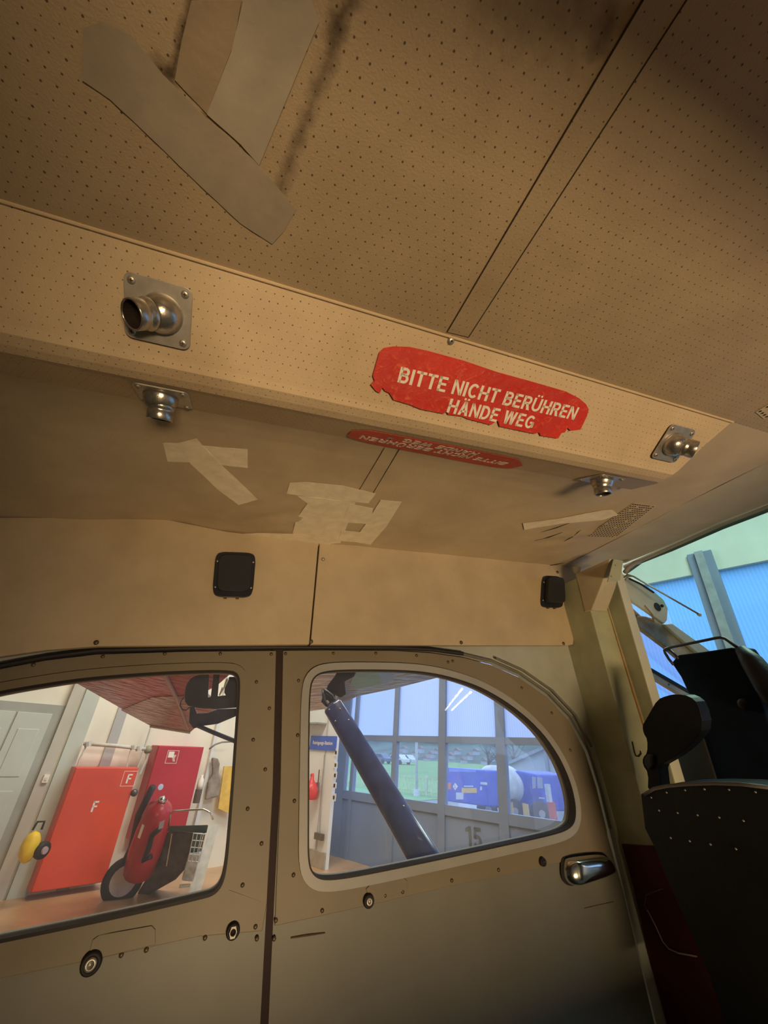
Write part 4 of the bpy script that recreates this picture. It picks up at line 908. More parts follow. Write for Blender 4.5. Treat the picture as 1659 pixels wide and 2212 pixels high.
p = hs2(347, 1700); MB().lathe([(.045, 0), (.045, .004)], V((XF, p.y, p.z)), (1, 0, 0), 16).build('round_badge', mat('badge_blue', (.5, .55, .7), .4), c2, frame=HM)
# pipe work beside cabinets
pp = thing('standpipe', 'pale pipe rack with valves on the cream wall above the bright red cabinet', 'pipe', (SIDE + .2, 2.3, -.4), frame=HM)
m_gp = mat('pale_pipe', (.58, .56, .50), .5)
XP = SIDE + .2
def hp_(px, py): return hside(px, py, XP)
MB().tube([hp_(181, 1606), hp_(250, 1611), hp_(324, 1619)], .028, 8).build('crosspipe', m_gp, pp, frame=HM, smooth=True)
for q in ((190, 1607), (288, 1614), (300, 1616)): MB().tube([hp_(q[0], q[1] - 5), hp_(q[0], q[1] + 5)], .05, 8).build('flange', m_gp, pp, frame=HM)
MB().tube([hp_(188, 1608), hp_(172, 1640), hp_(166, 1660)], .014, 6).build('riser', m_gp, pp, frame=HM)
MB().tube([hp_(326, 1570), hp_(311, 1618), hp_(296, 1662)], .016, 6).build('riser', m_gp, pp, frame=HM)
MB().tube([hp_(281, 1622), hp_(273, 1660)], .010, 6).build('riser', m_gp, pp, frame=HM)
MB().tube([hp_(318, 1618), hp_(316, 1640), hp_(302, 1672)], .020, 6).build('riser', m_gp, pp, frame=HM)
MB().lathe([(.06, -.04), (.065, 0), (.04, .05)], hp_(320, 1619), (1, 0, .2), 12).build('valve', mat('olive_valve', (.30, .29, .2), .5), pp, frame=HM, smooth=True)
# yellow hose reel
hr_ = hside(76, 1828, SIDE + .55)
rl_ = thing('yellow_reel', 'yellow cable reel with a black wheel at the left of the bright red cabinet', 'cable reel', hr_, frame=HM)
m_yel = mat('yellow_plastic', (.85, .58, .03), .45)
MB().loft([[hr_ + V((.05 * k, -.06 + .10 * math.cos(a) * s, .17 * math.sin(a) * s)) for a in [i * math.pi / 6 for i in range(12)]] for k, s in ((-2, .7), (-1, 1), (1, 1), (2, .75))]).build('drum', m_yel, rl_, frame=HM, smooth=True)
MB().lathe([(.095, 0), (.10, .03), (.095, .06), (.05, .065)], hr_ + V((.04, .07, -.04)), (1, .5, 0), 20).build('wheel', m_rubber, rl_, frame=HM, smooth=True)
MB().lathe([(.045, 0), (.04, .03)], hr_ + V((.09, .10, -.04)), (1, .5, 0), 16).build('hub', mat('pink_hub', (.5, .35, .38), .5), rl_, frame=HM)
MB().tube([hr_ + V((0, -.1, .18)), hr_ + V((0, -.08, .27)), hr_ + V((0, 0, .27)), hr_ + V((0, 0, .18))], .015, 6).build('handle', m_rubber, rl_, frame=HM)
MB().box(hr_ + V((-.54, -.03, -.04)), hr_ + V((-.04, .03, .04))).build('wall_bracket', m_yel, rl_, frame=HM)
# red extinguisher trolley in front of the dark red cabinet
D = 5.75
tp = thing('extinguisher_trolley', 'red wheeled fire extinguisher trolley leaning before the dark red cabinet', 'fire extinguisher', dp(300, 1900, D))
def rp(px, py, d=D): return dp(px, py, d)
MB().tube([rp(352, 1732), rp(345, 1745), rp(330, 1790), rp(315, 1835), rp(300, 1880), rp(296, 1890)], [.06, .17, .21, .22, .20, .1], 16).build('cylinder', m_dred, tp, smooth=True)
MB().tube([rp(349, 1722), rp(352, 1735)], .04, 8).build('valve', m_chrome, tp, smooth=True)
MB().tube([rp(343, 1726), rp(362, 1728)], .012, 6).build('valve_lever', m_chrome, tp)
MB().lathe([(.19, -.04), (.26, -.03), (.27, 0), (.26, .03), (.19, .04)], rp(266, 1902), (.2, -1, .05), 24).build('wheel', m_rubber, tp, smooth=True)
MB().lathe([(.17, -.045), (.17, .045)], rp(266, 1902), (.2, -1, .05), 20).build('wheel_rim', mat('wheel_grey', (.5, .45, .42), .4), tp)
MB().prism([rp(*q, D - .3) for q in ((307, 1780), (312, 1783), (302, 1812), (297, 1809))], ray(300, 1800).normalized() * .02).build('label', m_white, tp)
MB().prism([rp(*q, D - .3) for q in ((345, 1776), (356, 1771), (352, 1788), (342, 1792))], ray(300, 1800).normalized() * .02).build('label', mat('blue_white_label', (.55, .6, .8), .4), tp)
MB().tube([rp(345, 1790, D - .25), rp(328, 1805, D - .25), rp(322, 1830, D - .25), rp(310, 1860, D - .25), rp(326, 1850, D - .25)], .035, 8).build('hose', m_rubber, tp, smooth=True)
MB().tube([rp(330, 1700, D + .1), rp(300, 1760, D + .1), rp(285, 1830, D + .1), rp(262, 1880, D + .1)], .05, 8).build('frame_tube', mat('dark_frame', (.05, .03, .04), .5), tp, smooth=True)
# chrome chair / trolleys and clutter to the right
ch = thing('equipment_cart', 'chrome tube handled cart beside the red trolley', 'cart', rp(400, 1850, 5.75))
MB().tube([rp(364, 1783, 5.75), rp(368, 1760, 5.75), rp(374, 1752, 5.75), rp(405, 1750, 5.75), rp(440, 1748, 5.75), rp(455, 1755, 5.75), rp(460, 1770, 5.75)], .013, 8).build('tube_handle', m_chrome, ch, smooth=True)
MB().prism([rp(*q, 5.80) for q in ((362, 1784), (450, 1782), (446, 1800), (360, 1796))], ray(400, 1790).normalized() * .4).build('tray', mat('dark_teal', (.06, .09, .08), .5), ch, bevel=.01)
MB().prism([rp(*q, 5.85) for q in ((362, 1796), (430, 1800), (415, 1860), (380, 1900), (300, 1945), (296, 1930), (340, 1860))], ray(400, 1790).normalized() * .3).build('cover_cloth', mat('dark_grey_cloth', (.10, .09, .08), .8, var=.4, vscale=6), ch, bevel=.03)
for a_, b_ in (((372, 1800), (360, 1870)), ((440, 1800), (420, 1880))): MB().tube([rp(*a_, 5.75), rp(*b_, 5.75)], .012, 6).build('leg', m_chrome, ch)
bs = thing('wire_basket', 'pale blue wire shelf basket holding folded cloths, left of the white column', 'basket', rp(415, 1870, 5.65))
mw = mat('wire_white', (.6, .68, .68), .4)
for j in range(5):
    k_ = j / 4; MB().tube([rp(418 - 12 * k_, 1800 + 60 * k_, 5.60), rp(444 - 14 * k_, 1802 + 60 * k_, 5.60)], .006, 6).build('wire', mw, bs)
for j in range(4):
    k_ = j / 3; MB().tube([rp(418 + 26 * k_, 1800, 5.60), rp(406 + 24 * k_, 1862, 5.60)], .006, 6).build('wire', mw, bs)
MB().prism([rp(*q, 5.70) for q in ((408, 1842), (434, 1840), (418, 1905), (392, 1902))], ray(400, 1850).normalized() * .25).build('white_cloths', mat('white_cloths', (.55, .62, .70), .7, var=.3, vscale=9), bs, bevel=.02)
MB().prism([rp(*q, 5.75) for q in ((418, 1800), (444, 1802), (434, 1840), (410, 1842))], ray(400, 1850).normalized() * .25).build('green_box', mat('dark_green_box', (.06, .12, .10), .5), bs, bevel=.01)
MB().prism([rp(*q, 5.65) for q in ((388, 1912), (412, 1910), (410, 1917), (386, 1919))], ray(400, 1850).normalized() * .25).build('shelf', mw, bs)
yb_ = thing('yellow_board', 'yellow board standing against the wall at the window edge', 'board', hside(470, 1740, SIDE + .1), frame=HM)
MB().prism([hside(*q, SIDE + .12) for q in ((483, 1655), (500, 1655), (500, 1760), (470, 1746))], (.03, 0, 0)).build('board_face', mat('yellow_board', (.78, .50, .10), .5), yb_, frame=HM)
wc = thing('wall_column_cover', 'pale upright cable duct leaning down the wall past the basket', 'column', hside(430, 1800, SIDE + .3), frame=HM)
MB().hexa([hside(400, 1950, -7.4), hside(428, 1946, -7.4), hside(428, 1946, -7.6), hside(400, 1950, -7.6), hside(456, 1780, -7.4), hside(474, 1780, -7.4), hside(474, 1780, -7.6), hside(456, 1780, -7.6)]).build('duct_face', mat('column_cream', (.62, .60, .50), .6), wc, frame=HM)
hc_ = hside(460, 1660, SIDE + .1); hg = thing('hanging_jacket', 'grey brown jacket hanging on the wall right of the dark red cabinet', 'jacket', hc_, frame=HM)
MB().prism([hside(*q, SIDE + .12) for q in ((455, 1636), (468, 1638), (472, 1650), (470, 1668), (474, 1680), (470, 1720), (440, 1728), (446, 1690), (456, 1672))], (.08, 0, 0)).build('cloth', mat('jacket_grey', (.30, .25, .20), .8, var=.4, vscale=4), hg, frame=HM, bevel=.03)
bt = thing('white_bottle', 'small white spray bottle standing right of the dark red cabinet', 'bottle', hside(435, 1690, SIDE + .3), frame=HM)
c_ = hside(434, 1688, SIDE + .3); MB().lathe([(.05, -.12), (.055, -.05), (.05, .03), (.02, .07), (.02, .1)], c_, (0, 0, 1), 12).build('body', m_white, bt, frame=HM, smooth=True)
MB().lathe([(.06, -.32), (.06, -.12)], c_, (0, 0, 1), 12).build('holder', mat('brown_holder', (.12, .08, .06), .6), bt, frame=HM)
cb = MB().tube([hside(452, 1618, SIDE + .3), hside(465, 1608, SIDE + .3), hside(480, 1603, SIDE + .3), hside(505, 1602, SIDE + .3)], .015, 6).build('wall_cable', mat('grey_cable', (.2, .19, .17), .5), frame=HM, smooth=True)
tag(cb, 'grey cable arching over the wall at the window edge', 'cable')
# white partition seen through the front door window, with blue sign, red extinguisher, notices
YQ = FRONT - .9
def hq(px, py, Y=YQ): return hfront(px, py, Y)
xr = hq(722, 1650).x; hstruct(MB().box((SIDE, YQ, FLOOR), (xr, YQ + .08, ROOF)), 'wall_front', m_hw2)
pj = hq(704, 1620); hstruct(MB().box((pj.x - .01, YQ - .02, FLOOR), (pj.x + .01, YQ, ROOF)), 'trim_18', m_gst)
hstruct(MB().box((SIDE, YQ - .25, hq(690, 1562).z - .03), (hq(706, 1562).x, YQ, hq(690, 1562).z)), 'trim_19', mat('beam_grey', (.30, .31, .30), .7))  # thin grey beam across the white partition
hstruct(MB().box((SIDE, YQ - .04, FLOOR), (xr, YQ, hq(690, 1838).z)), 'baseboard_front', mat('tan_skirting', (.40, .35, .26), .6))
sg = [hq(*q, YQ - .02) for q in ((673, 1586), (727, 1594), (724, 1624), (669, 1617))]
sgn = thing('blue_sign', 'blue sign board with white lettering on the white wall', 'sign', sg[0], frame=HM)
z1_, z0_ = (sg[0].z + sg[1].z) / 2, (sg[2].z + sg[3].z) / 2; x0_, x1_ = (sg[0].x + sg[3].x) / 2, (sg[1].x + sg[2].x) / 2
MB().box((x0_, YQ - .03, z0_), (x1_, YQ, z1_)).build('board', mat('sign_blue', (.05, .12, .55), .4), sgn, frame=HM)
M = HM @ basis(V(((x0_ + x1_) / 2, YQ - .032, (z0_ + z1_) / 2)), (1, 0, 0), (0, 0, 1))
text_mesh('lettering', 'Reinigungs-Station', (x1_ - x0_) * .105, M, m_white, sgn, ext=.001, off=.001)
ex = thing('fire_extinguisher', 'small red fire extinguisher hanging on the white wall beneath the blue sign', 'fire extinguisher', hq(672, 1700, YQ - .1), frame=HM)
c_ = hq(672, 1702, YQ - .17); MB().lathe([(.13, -.24), (.15, -.22), (.15, -.05), (.10, .03), (.045, .08), (.03, .20)], c_ + V((0, 0, .05)), (0, 0, 1), 16).build('cylinder', mat('extinguisher_red', (.7, .05, .05), .3), ex, frame=HM, smooth=True)
MB().box(c_ + V((-.02, -.04, .20)), c_ + V((.02, .02, .24))).build('valve_head', mat('extinguisher_red', (.7, .05, .05), .3), ex, frame=HM)
c2_ = hq(687, 1690, YQ - .08); sq = thing('hanging_brush', 'dark brush hanging beside the small red extinguisher', 'brush', c2_, frame=HM)
MB().tube([c2_ + V((.0, 0, .22)), c2_ + V((0, 0, 0))], .012, 6).build('handle', m_screw, sq, frame=HM)
MB().box(c2_ + V((-.03, -.02, -.14)), c2_ + V((.03, .02, 0))).build('bristles', mat('grey_bristles', (.15, .15, .16), .8), sq, frame=HM)
c3 = hq(698, 1700, YQ - .06); bm_ = thing('broom', 'thin broom stick leaning on the white wall beneath the blue sign', 'broom', c3, frame=HM)
MB().tube([hq(701, 1630, YQ - .06), hq(693, 1740, YQ - .06), hq(690, 1800, YQ - .06)], .009, 6).build('stick', mat('stick_grey', (.3, .27, .24), .6), bm_, frame=HM)
MB().box(hq(690, 1800, YQ - .06) + V((-.12, -.03, -.10)), hq(690, 1800, YQ - .06) + V((.12, .03, 0))).build('broom_head', m_screw, bm_, frame=HM)
for i, (py, hh) in enumerate(((1615, 22), (1644, 18), (1665, 20), (1688, 18), (1712, 22))):
    p0, p1 = hq(723 - i * 1.2, py, YQ - .01), hq(731 - i * 1.2, py + hh, YQ - .01)
    t = MB().box((p0.x, YQ - .012, min(p0.z, p1.z) + .02), (p0.x + .11, YQ - .002, max(p0.z, p1.z) - .01)).build('notice', mat('paper', (.75, .76, .78), .7), frame=HM)
    tag(t, 'white notice on the wall edge under the blue sign, ' + ('topmost', 'second from top', 'middle', 'fourth from top', 'lowest')[i] + ' of its column', 'notice', 'notices at the wall edge')
    t2 = MB().box((p0.x + .03, YQ - .015, (p0.z + p1.z) / 2 - .03), (p0.x + .08, YQ - .012, (p0.z + p1.z) / 2 + .03)).build('print_block', m_rubber, t, frame=HM)

# ------------------------------------------------------------------ glazed hangar front
m_frame = mat('blue_grey_steel', (.19, .25, .37), .5, var=.08, vscale=2)
def poly(corners, name, m, parent=None, Y=FRONT, th=.06):
    mb = MB().prism([hfront(*q, Y) for q in corners], (0, th, 0)); return mb.build(name, m, parent, frame=HM)
gf = struct_empty('wall_front', HM @ V((0, FRONT, FLOOR)))
def zt_(x, y): return hfront(x, y).z
ZT = (zt_(800, 1594) + zt_(1080, 1602)) / 2           # transom
ZK = (zt_(760, 1718) + zt_(1105, 1782)) / 2 - .02     # top of kick panels
ZH = (zt_(1390, 1265) + zt_(1659, 1215)) / 2          # underside of header
def mull(pt, pb, w, name='mullion', Z0=FLOOR, Z1=None):
    a, b = hfront(*pt), hfront(*pb); Z1 = ZH if Z1 is None else Z1
    f = lambda z: a.x + (b.x - a.x) * (z - a.z) / (b.z - a.z)
    z0, z1 = Z0, Z1
    MB().hexa([V((f(z0) - w, FRONT - .05, z0)), V((f(z0) + w, FRONT - .05, z0)), V((f(z0) + w, FRONT + .05, z0)), V((f(z0) - w, FRONT + .05, z0)),
               V((f(z1) - w, FRONT - .05, z1)), V((f(z1) + w, FRONT - .05, z1)), V((f(z1) + w, FRONT + .05, z1)), V((f(z1) - w, FRONT + .05, z1))]).build(name, m_frame, gf, frame=HM)
    return f
fL = mull((752, 1514), (734, 1712), .16); f0 = mull((775, 1514), (760, 1712), .05)
f1 = mull((861, 1484), (850, 1729), .058); f2 = mull((958.5, 1463), (955.4, 1839), .080); f3 = mull((1078.6, 1505), (1092.6, 1801), .085)
for dx in (0.10, -.10):
    pass
# steel stanchion seen in the windscreen and one more beyond the pilot seat
def mull_wide(p0, p1, w):
    a, b = hfront(*p0, FRONT - .1), hfront(*p1, FRONT - .1); f = lambda z: a.x + (b.x - a.x) * (z - a.z) / (b.z - a.z)
    for ww, y, mm in ((w, .0, m_frame), (w * .35, -.05, mat('pale_steel', (.27, .32, .36), .4))):
        MB().hexa([V((f(FLOOR) - ww, FRONT - .12 + y, FLOOR)), V((f(FLOOR) + ww, FRONT - .12 + y, FLOOR)), V((f(FLOOR) + ww, FRONT, FLOOR)), V((f(FLOOR) - ww, FRONT, FLOOR)),
                   V((f(ZH + .3) - ww, FRONT - .12 + y, ZH + .3)), V((f(ZH + .3) + ww, FRONT - .12 + y, ZH + .3)), V((f(ZH + .3) + ww, FRONT, ZH + .3)), V((f(ZH + .3) - ww, FRONT, ZH + .3))]).build('stanchion', mm, gf, frame=HM)
mull_wide((1532, 1260), (1580, 1400), .15)
MB().box((fL(ZT) - .1, FRONT - .04, ZT - .05), (f3(ZT) + 1.7, FRONT + .04, ZT + .06)).build('transom', m_frame, gf, frame=HM)
m_kick = mat('daylit_kick_panel', (.19, .26, .40), .6, var=.05, vscale=2)  # blue cast of the daylight is put into the panel colour
XE = XR
MB().box((fL(ZK) - .1, FRONT - .045, ZK - .02), (XE, FRONT + .045, ZK + .13)).build('sill_rail', m_frame, gf, frame=HM)
MB().box((fL(ZK) - .1, FRONT - .02, FLOOR), (XE, FRONT + .02, ZK)).build('kick_panel', m_kick, gf, frame=HM)
xs4 = hfront(1270, 1690).x
def pane_h(x0, x1, z0, z1, name, m): return MB().add([V((x0, FRONT, z0)), V((x1, FRONT, z0)), V((x1, FRONT, z1)), V((x0, FRONT, z1))], [(0, 1, 2, 3)]).build(name, m, gf, frame=HM)
pane_h(fL(0), XE, ZK, ZT, 'clear_pane', m_hpane)
# translucent twin-wall sheet: ribbed and glossy, lit by the sky behind it
def polyc(name, col, rib):
    m = bpy.data.materials.new(name); m.use_nodes = True; t = NT(m); t.n.remove(t.n['Principled BSDF']); out = t.n['Material Output']
    uv = t.new('ShaderNodeUVMap'); o = uv.outputs[0]; x, y, z = t.sep(o)
    s = t.math('SINE', t.math('MULTIPLY', x, 2 * math.pi / .045)); b = t.bump(s, 1.0, rib)
    tr = t.new('ShaderNodeBsdfTranslucent'); tr.inputs[0].default_value = (*col, 1)
    gl = t.new('ShaderNodeBsdfGlossy'); gl.inputs['Roughness'].default_value = .12; t.l.new(b, gl.inputs['Normal'])
    mx = t.new('ShaderNodeMixShader'); mx.inputs[0].default_value = .12; t.l.new(tr.outputs[0], mx.inputs[1]); t.l.new(gl.outputs[0], mx.inputs[2])
    c = t.mix(t.ramp(s, -.2, 1.0), [v * .90 for v in col], col); t.l.new(c, tr.inputs[0])
    t.l.new(mx.outputs[0], out.inputs[0]); return m
m_poly = polyc('twin_wall_sheet', (.38, .66, 1.0), .010)
m_plain = polyc('frosted_sheet', (.72, .78, .98), .0)
def add_uv(o, M):
    me = o.data; uv = me.uv_layers.new(name='UVMap'); I = M.inverted()
    for l in me.loops: p = I @ me.vertices[l.vertex_index].co; uv.data[l.index].uv = (p.x, p.z)
o = pane_h(fL(0), hfront(1240, 1500).x, ZT, ZH, 'frosted_pane', m_plain); add_uv(o, HM)
o = pane_h(hfront(1240, 1500).x, XE, ZT, ZH, 'ribbed_pane', m_poly); add_uv(o, HM)
hdr = MB().box((fL(0) - .2, FRONT - .08, ZH), (XE, FRONT + .1, ROOF)).build('header', mat('mint_header', (.54, .62, .56), .6, var=.08, vscale=1.5, bump=.3, bscale=3), gf, frame=HM)
# stencilled bay number
pn15 = hfront(1023, 1808, FRONT - .021)
lettering('number', '15', .27, HM @ basis(V((pn15.x, FRONT - .024, pn15.z)), (1, 0, 0), (0, 0, 1)), mat('number_grey', (.10, .12, .13), .7), gf, ext=.002)
# fluorescent fittings behind the camera (seen mirrored in the door window)
m_lampbox = mat('lamp_housing', (.7, .7, .66), .5)
for r_, (Ya, lb) in enumerate(((4.1, 'fluorescent hangar lamp of the row nearer the glazed front, mirrored in the front door window'), (4.9, 'fluorescent hangar lamp of the row farther up, mirrored in the front door window'))):
    for i in range(7):
        x = 26 + i * 5.0; y = Ya + (x - 26) * .02; t = thing('ceiling_lamp', lb, 'lamp', (x, y, 2.9), 'fluorescent lamps, row %s' % 'ab'[r_], frame=HM)
        MB().tube([V((x, y, 2.9)), V((x + 3.4, y + .06, 2.9))], .07, 6).build('tube', m_tube, t, frame=HM)
        MB().box((x, y - .08, 2.98), (x + 3.4, y + .14, 3.06)).build('housing', m_lampbox, t, frame=HM)

# ------------------------------------------------------------------ outdoors beyond the glass (hangar axes)
GZ = FLOOR
def ostruct(mb, name, m): return mb.build(name, m, kind='structure', frame=HM)
m_asph = mat('wet_asphalt', (.16, .18, .20), .35, var=.12, vscale=.6)
ostruct(MB().box((-120, FRONT + .12, GZ - .1), (70, 30, GZ)), 'floor', m_asph)
ostruct(MB().box((-160, 30, GZ - .1), (90, 130, GZ)), 'floor', mat('meadow_green', (.16, .34, .10), .9, var=.2, vscale=.3))
ostruct(MB().box((-60, 17, GZ), (-14.5, 30, GZ + .02)), 'floor', mat('lawn_green', (.20, .42, .14), .9, var=.15, vscale=.5))
def ridge(name, Y, prof, m, lb, depth=60):
    mb = MB(); top = [V((x * Y, Y + depth, z * (Y + depth))) for x, z in prof]; bot = [V((x * Y, Y, GZ)) for x, z in prof]; mid = [V((x * Y, Y + depth * .5, z * Y * .45 - .5)) for x, z in prof]
    mb.loft([bot, mid, top, [p + V((0, 80, -p.z + GZ)) for p in top]], cap=False, closed=False)
    o = mb.build(name, m, frame=HM, smooth=True); tag(o, lb, 'hill'); return o
ridge('hill', 95, [(-1.6, .03), (-1.25, .05), (-1.12, .048), (-1.0, .02), (-.93, .032), (-.86, .022), (-.80, .034), (-.72, .036), (-.66, .040), (-.6, .036), (-.5, .04), (-.3, .045), (.2, .04)], mat('wooded_slope', (.055, .115, .085), .9, var=.5, vscale=.12), 'dark wooded hillside with scattered houses behind the airfield')
ridge('mountain', 420, [(-1.7, .05), (-1.3, .085), (-1.12, .050), (-1.0, .030), (-.9, .062), (-.84, .050), (-.78, .02), (-.6, .03), (-.4, .06), (0, .05)], mat('hazed_mountain', (.07, .12, .20), .95, var=.1, vscale=.01), 'bluish mountain ridge beyond the hillside', 120)  # distance haze is put into the bluish mountain colour
m_hs = mat('house_white', (.62, .64, .66), .7); m_rf = mat('house_roof', (.20, .16, .15), .7)
for i in range(18):
    row = i % 3; Y = (90, 101, 113)[row]; x = -.93 + .365 * (i + .3 * random.random()) / 18; g = GZ + (0, .75, 1.9)[row]; w_ = .5 + random.random() * .5; hgt = .5 + .5 * random.random()
    t = thing('house', 'tiny pale house in the village strip at the foot of the wooded hillside', 'house', (x * Y, Y, g), 'village houses', frame=HM)
    MB().box((x * Y - w_, Y - .6, g - .6), (x * Y + w_, Y + .6, g + hgt)).build('walls', mat('village_wall', (.36, .42, .46), .8), t, frame=HM)
    MB().prism([V((x * Y - w_ - .2, Y - .8, g + hgt)), V((x * Y + w_ + .2, Y - .8, g + hgt)), V((x * Y, Y - .8, g + hgt + .7))], (0, 1.6, 0)).build('roof', m_rf, t, frame=HM)
def op(px, py, Y): return hfront(px, py, Y)
fn = thing('fence', 'pale yellow green slatted fence along the meadow', 'fence', op(870, 1735, 20), frame=HM)
YF = 19.6; mb = MB(); zb_ = GZ; zt2 = op(900, 1678, YF).z; xa_, xb_ = op(735, 1700, YF).x - 1, op(955, 1700, YF).x + 1; n_ = 92
for i in range(n_):
    x = xa_ + (xb_ - xa_) * i / n_; mb.box((x - .018, YF - .02, zb_), (x + .018, YF + .02, zt2))
mb.box((xa_, YF - .02, zt2 - .06), (xb_, YF + .02, zt2)).box((xa_, YF - .02, zb_ + .15), (xb_, YF + .02, zb_ + .2))
mb.build('slats', mat('fence_lime', (.55, .68, .36), .6), fn, frame=HM)
for x in (xa_ + 2, (xa_ + xb_) / 2, xb_ - 2): MB().box((x - .05, YF - .05, zb_), (x + .05, YF + .05, zt2 + .08)).build('post', mat('fence_post', (.6, .7, .5), .5), fn, frame=HM)
fp = op(900, 1730, 19.0); t = thing('flag_pole', 'tall white pole standing before the fence', 'pole', (fp.x, 19.0, GZ), frame=HM)
MB().tube([V((fp.x, 19, GZ)), V((fp.x, 19, 5.5))], .07, 8).build('shaft', m_hs, t, frame=HM, smooth=True); MB().lathe([(.16, 0), (.14, .3)], V((fp.x, 19, GZ)), (0, 0, 1), 10).build('foot', m_hs, t, frame=HM)
def car(px, py, Y, m, lb, s=1.0):
    c = op(px, py, Y); c.z = GZ; t = thing('parked_car', lb, 'car', c, frame=HM)
    pr = [(-2, .35), (-2, .8), (-1.1, .9), (-.6, 1.4), (.9, 1.4), (1.5, .9), (2.0, .8), (2.0, .35)]
    MB().prism([V((c.x + x * s, Y - .8, GZ + z * s)) for x, z in pr], (0, 1.6, 0)).build('body', m, t, frame=HM, bevel=.06)
    MB().prism([V((c.x + x * s, Y - .82, GZ + z * s)) for x, z in ((-.95, .92), (-.55, 1.32), (.85, 1.32), (1.3, .92))], (0, 1.64, 0)).build('windows', m_black, t, frame=HM)
    for q in (-1.3, 1.3): MB().lathe([(.33 * s, -.1), (.33 * s, .1)], V((c.x + q * s, Y - .8, GZ + .33 * s)), (0, 1, 0), 14).build('wheel', m_rubber, t, frame=HM)
car(858, 1685, 58, m_hs, 'white parked car on the airfield, left one of the pair'); car(876, 1684, 60, mat('silver_car', (.5, .55, .6), .3, .3), 'silver parked car on the airfield, right one of the pair')
car(820, 1682, 56, mat('dark_car', (.08, .12, .2), .3), 'dark blue parked car on the airfield, beside the strut')

# ---- fuel trailer and lorry
m_tb = mat('lorry_blue', (.012, .075, .52), .35, var=.08, vscale=2)
Y0 = 14.0
a = op(967, 1735, Y0); b = op(1054, 1739, Y0); zb_ = (a.z + b.z) / 2; zt2 = op(1010, 1661, Y0).z; x0_, x1_ = op(967, 1700, Y0).x, op(1051, 1700, Y0).x
tk = thing('fuel_lorry', 'blue fuel lorry with a white tank parked outside the glazed front', 'lorry', (x0_ + 1.5, Y0 + 1, GZ), frame=HM)
ang_ = V((.62, .78, 0)).normalized(); sdv = V((-.78, .62, 0)) 
MB().hexa([V((x0_ - .1, Y0, zb_)), V((x1_, Y0, zb_)), V((x1_ + .35, Y0 + .9, zb_)), V((x0_ + .25, Y0 + .9, zb_)), V((x0_ - .1, Y0, zt2)), V((x1_ - .03, Y0, zt2)), V((x1_ + .32, Y0 + .9, zt2)), V((x0_ + .25, Y0 + .9, zt2))]).build('rear_cabinet', m_tb, tk, frame=HM, bevel=.05)
def onr(px, py): v = op(px, py, Y0 - .01); return v
def rplate(c, name, m): MB().prism([onr(*q) for q in c], (0, .012, 0)).build(name, m, tk, frame=HM)
rplate([(997, 1702), (1030, 1702), (1030, 1713), (997, 1713)], 'orange_plate', mat('orange_plate', (.85, .50, .12), .5))
rplate([(985, 1712), (1001, 1712), (1001, 1727), (985, 1727)], 'white_label', m_hs)
rplate([(983, 1691), (989, 1699), (983, 1707), (978, 1699)], 'hazard_diamond', m_white)
rplate([(967, 1691), (974, 1691), (974, 1705), (967, 1705)], 'tail_light', mat('tail_orange', (.8, .2, .06), .4))
rplate([(970, 1661), (1028, 1663), (1028, 1668), (970, 1667)], 'light_strip', mat('light_blue_strip', (.12, .28, .75), .4))
rplate([(1038, 1689), (1052, 1690), (1052, 1696), (1037, 1694)], 'pale_mark', m_hs); rplate([(1002, 1697), (1022, 1697), (1022, 1700), (1002, 1700)], 'pale_mark', m_hs)
rplate([(1037, 1699), (1041, 1699), (1041, 1707), (1037, 1707)], 'pale_mark', m_hs)
rplate([(967, 1738), (988, 1738), (988, 1741), (967, 1740)], 'bumper_text_strip', m_hs)
text_mesh('diamond_sign', 'L', .14, HM @ basis(op(983, 1699, Y0 - .02), (1, 0, 0), (0, 0, 1)), m_screw, tk, ext=.001)
ta = op(1058, 1700, 14.7); tb = op(1104, 1701, 15.9); tb2 = V((tb.x, 15.9, ta.z)); dv = (tb2 - ta).normalized(); rr = .62
ta.z = tb2.z = op(1080, 1698, 15.2).z
mb = MB().lathe([(.3, -.10), (rr * .85, -.03), (rr, .1), (rr, (tb2 - ta).length - .1), (rr * .9, (tb2 - ta).length + .05), (rr * .55, (tb2 - ta).length + .2), (.02, (tb2 - ta).length + .26)], ta, dv, 28)
mb.build('tank', mat('worn_white_tank', (.66, .66, .64), .5, var=.3, vscale=1.8), tk, frame=HM, smooth=True)
MB().box(ta + V((-.1, -.5, -.95)), tb2 + V((.1, .4, -.75))).build('chassis', m_black, tk, frame=HM)
c0, c1_ = op(1128, 1740, 15.6), op(1188, 1740, 16.2); zt3 = op(1165, 1667, 15.8).z; zb3 = op(1165, 1752, 15.8).z
MB().hexa([V((c0.x - .2, 15.6, zb3)), V((c1_.x, 15.9, zb3)), V((c1_.x + .5, 17.2, zb3)), V((c0.x + .3, 17.2, zb3)), V((c0.x - .2, 15.6, zt3)), V((c1_.x - .2, 15.9, zt3 - .1)), V((c1_.x + .4, 17.2, zt3 - .1)), V((c0.x + .3, 17.2, zt3))]).build('cab', m_tb, tk, frame=HM, bevel=.06)
for q in (((1149, 1677), (1157, 1679), (1157, 1702), (1150, 1704)), ((1160, 1678), (1171, 1681), (1173, 1703), (1161, 1703))):
    MB().prism([hit_p for hit_p in [op(*k_, 15.55) for k_ in q]], (0, .02, 0)).build('cab_window', mat('pale_window', (.32, .38, .50), .2), tk, frame=HM)
MB().prism([op(*q, 15.5) for q in ((1164, 1722), (1176, 1723), (1176, 1726), (1164, 1725))], (0, .02, 0)).build('cab_mark', m_hs, tk, frame=HM)
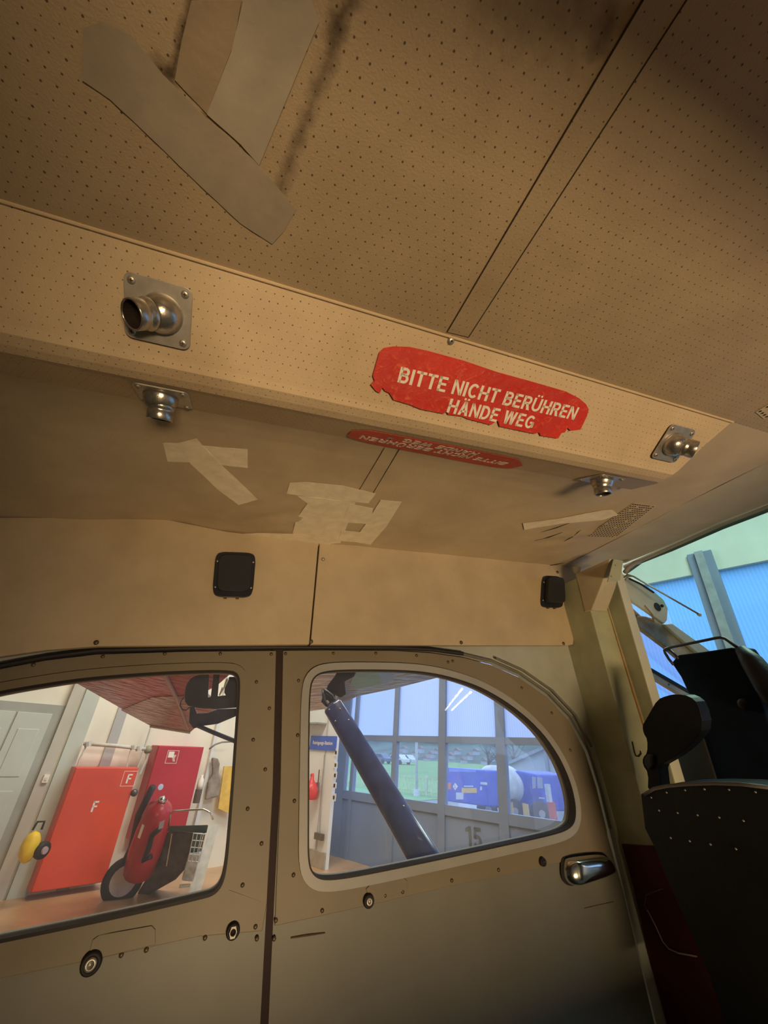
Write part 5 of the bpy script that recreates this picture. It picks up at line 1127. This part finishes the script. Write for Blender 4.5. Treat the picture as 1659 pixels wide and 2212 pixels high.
for q, Y in (((1168, 1762), 15.5), ((1052, 1745), 14.6), ((1110, 1752), 15.2)):
    w0 = op(*q, Y); w0.z = GZ + .35; MB().lathe([(.33, -.12), (.35, 0), (.33, .12)], w0, sdv, 20).build('wheel', m_rubber, tk, frame=HM, smooth=True); MB().lathe([(.11, -.13), (.11, .13)], w0, sdv, 14).build('hub', m_alu, tk, frame=HM)
for q in ((1105, 1745), (1133, 1748), (1139, 1750)): 
    w0 = op(*q, 14.9); MB().box(w0 + V((-.05, -.02, -.16)), w0 + V((.05, .02, .16))).build('orange_reflector', mat('orange_plate', (.85, .50, .12), .5), tk, frame=HM)
cn = op(1190, 1745, 15.0); t = thing('red_barrier', 'small red and white barrier in front of the blue lorry cab', 'barrier', (cn.x, 15.0, GZ), frame=HM)
MB().box(cn + V((-.05, -.1, -.4)), cn + V((.12, .1, .15))).build('board', m_fred, t, frame=HM); MB().box(cn + V((-.07, -.1, .15)), cn + V((.04, .1, .62))).build('white_post', m_hs, t, frame=HM)
# hall outside
hb = thing('hall', 'pale grey hall with a shallow gable behind the lorry cab', 'building', op(1180, 1740, 26), frame=HM)
xa_, xm_, xb_ = op(1098, 1700, 26).x, op(1178, 1610, 26).x, op(1262, 1640, 26).x
MB().prism([V((xa_, 26, GZ)), V((xb_ + 12, 26, GZ)), V((xb_ + 12, 26, op(1240, 1640, 26).z - 1.0)), V((xm_, 26, op(1178, 1613, 26).z)), V((xa_, 26, op(1100, 1648, 26).z))], (0, 8, 0)).build('front_wall', mat('hall_grey', (.50, .55, .60), .8, var=.05, vscale=.4), hb, frame=HM)
MB().hexa([op(1098, 1652, 25.7), op(1178, 1617, 25.7), op(1178, 1617, 33), op(1098, 1652, 33), op(1098, 1645, 25.7), op(1178, 1609, 25.7), op(1178, 1609, 33), op(1098, 1645, 33)]).build('gable_beam', mat('beam_blue_grey', (.26, .31, .36), .6), hb, frame=HM)
MB().box((xm_ - .08, 25.8, GZ), (xm_ + .08, 26, op(1178, 1613, 26).z)).build('downpipe', mat('beam_blue_grey', (.26, .31, .36), .6), hb, frame=HM)
for i, (x, hh) in enumerate(((-.585, 3.4), (-.545, 4.0), (-.615, 2.8))):
    Y = 40; t = thing('bare_tree', 'bare branching tree above the hall gable, ' + ('middle one of three', 'the one nearest the gable top', 'the one farthest from the gable top')[i], 'tree', (x * Y, Y, GZ), 'bare trees behind the hall', frame=HM)
    mb = MB(); base = V((x * Y, Y, GZ)); mb.tube([base, base + V((.1, 0, hh * .5)), base + V((0, 0, hh))], [.14, .1, .04], 6)
    for k_ in range(16):
        z = hh * (.35 + .6 * random.random()); an = random.random() * 6.28; L = 1.3 * (1.2 - z / hh) + .3
        mb.tube([base + V((0, 0, z)), base + V((math.cos(an) * L * .5, math.sin(an) * L * .5, z + L * .4)), base + V((math.cos(an) * L, math.sin(an) * L, z + L))], [.05, .03, .01], 5)
    mb.build('branches', mat('bark', (.08, .08, .08), .9), t, frame=HM)
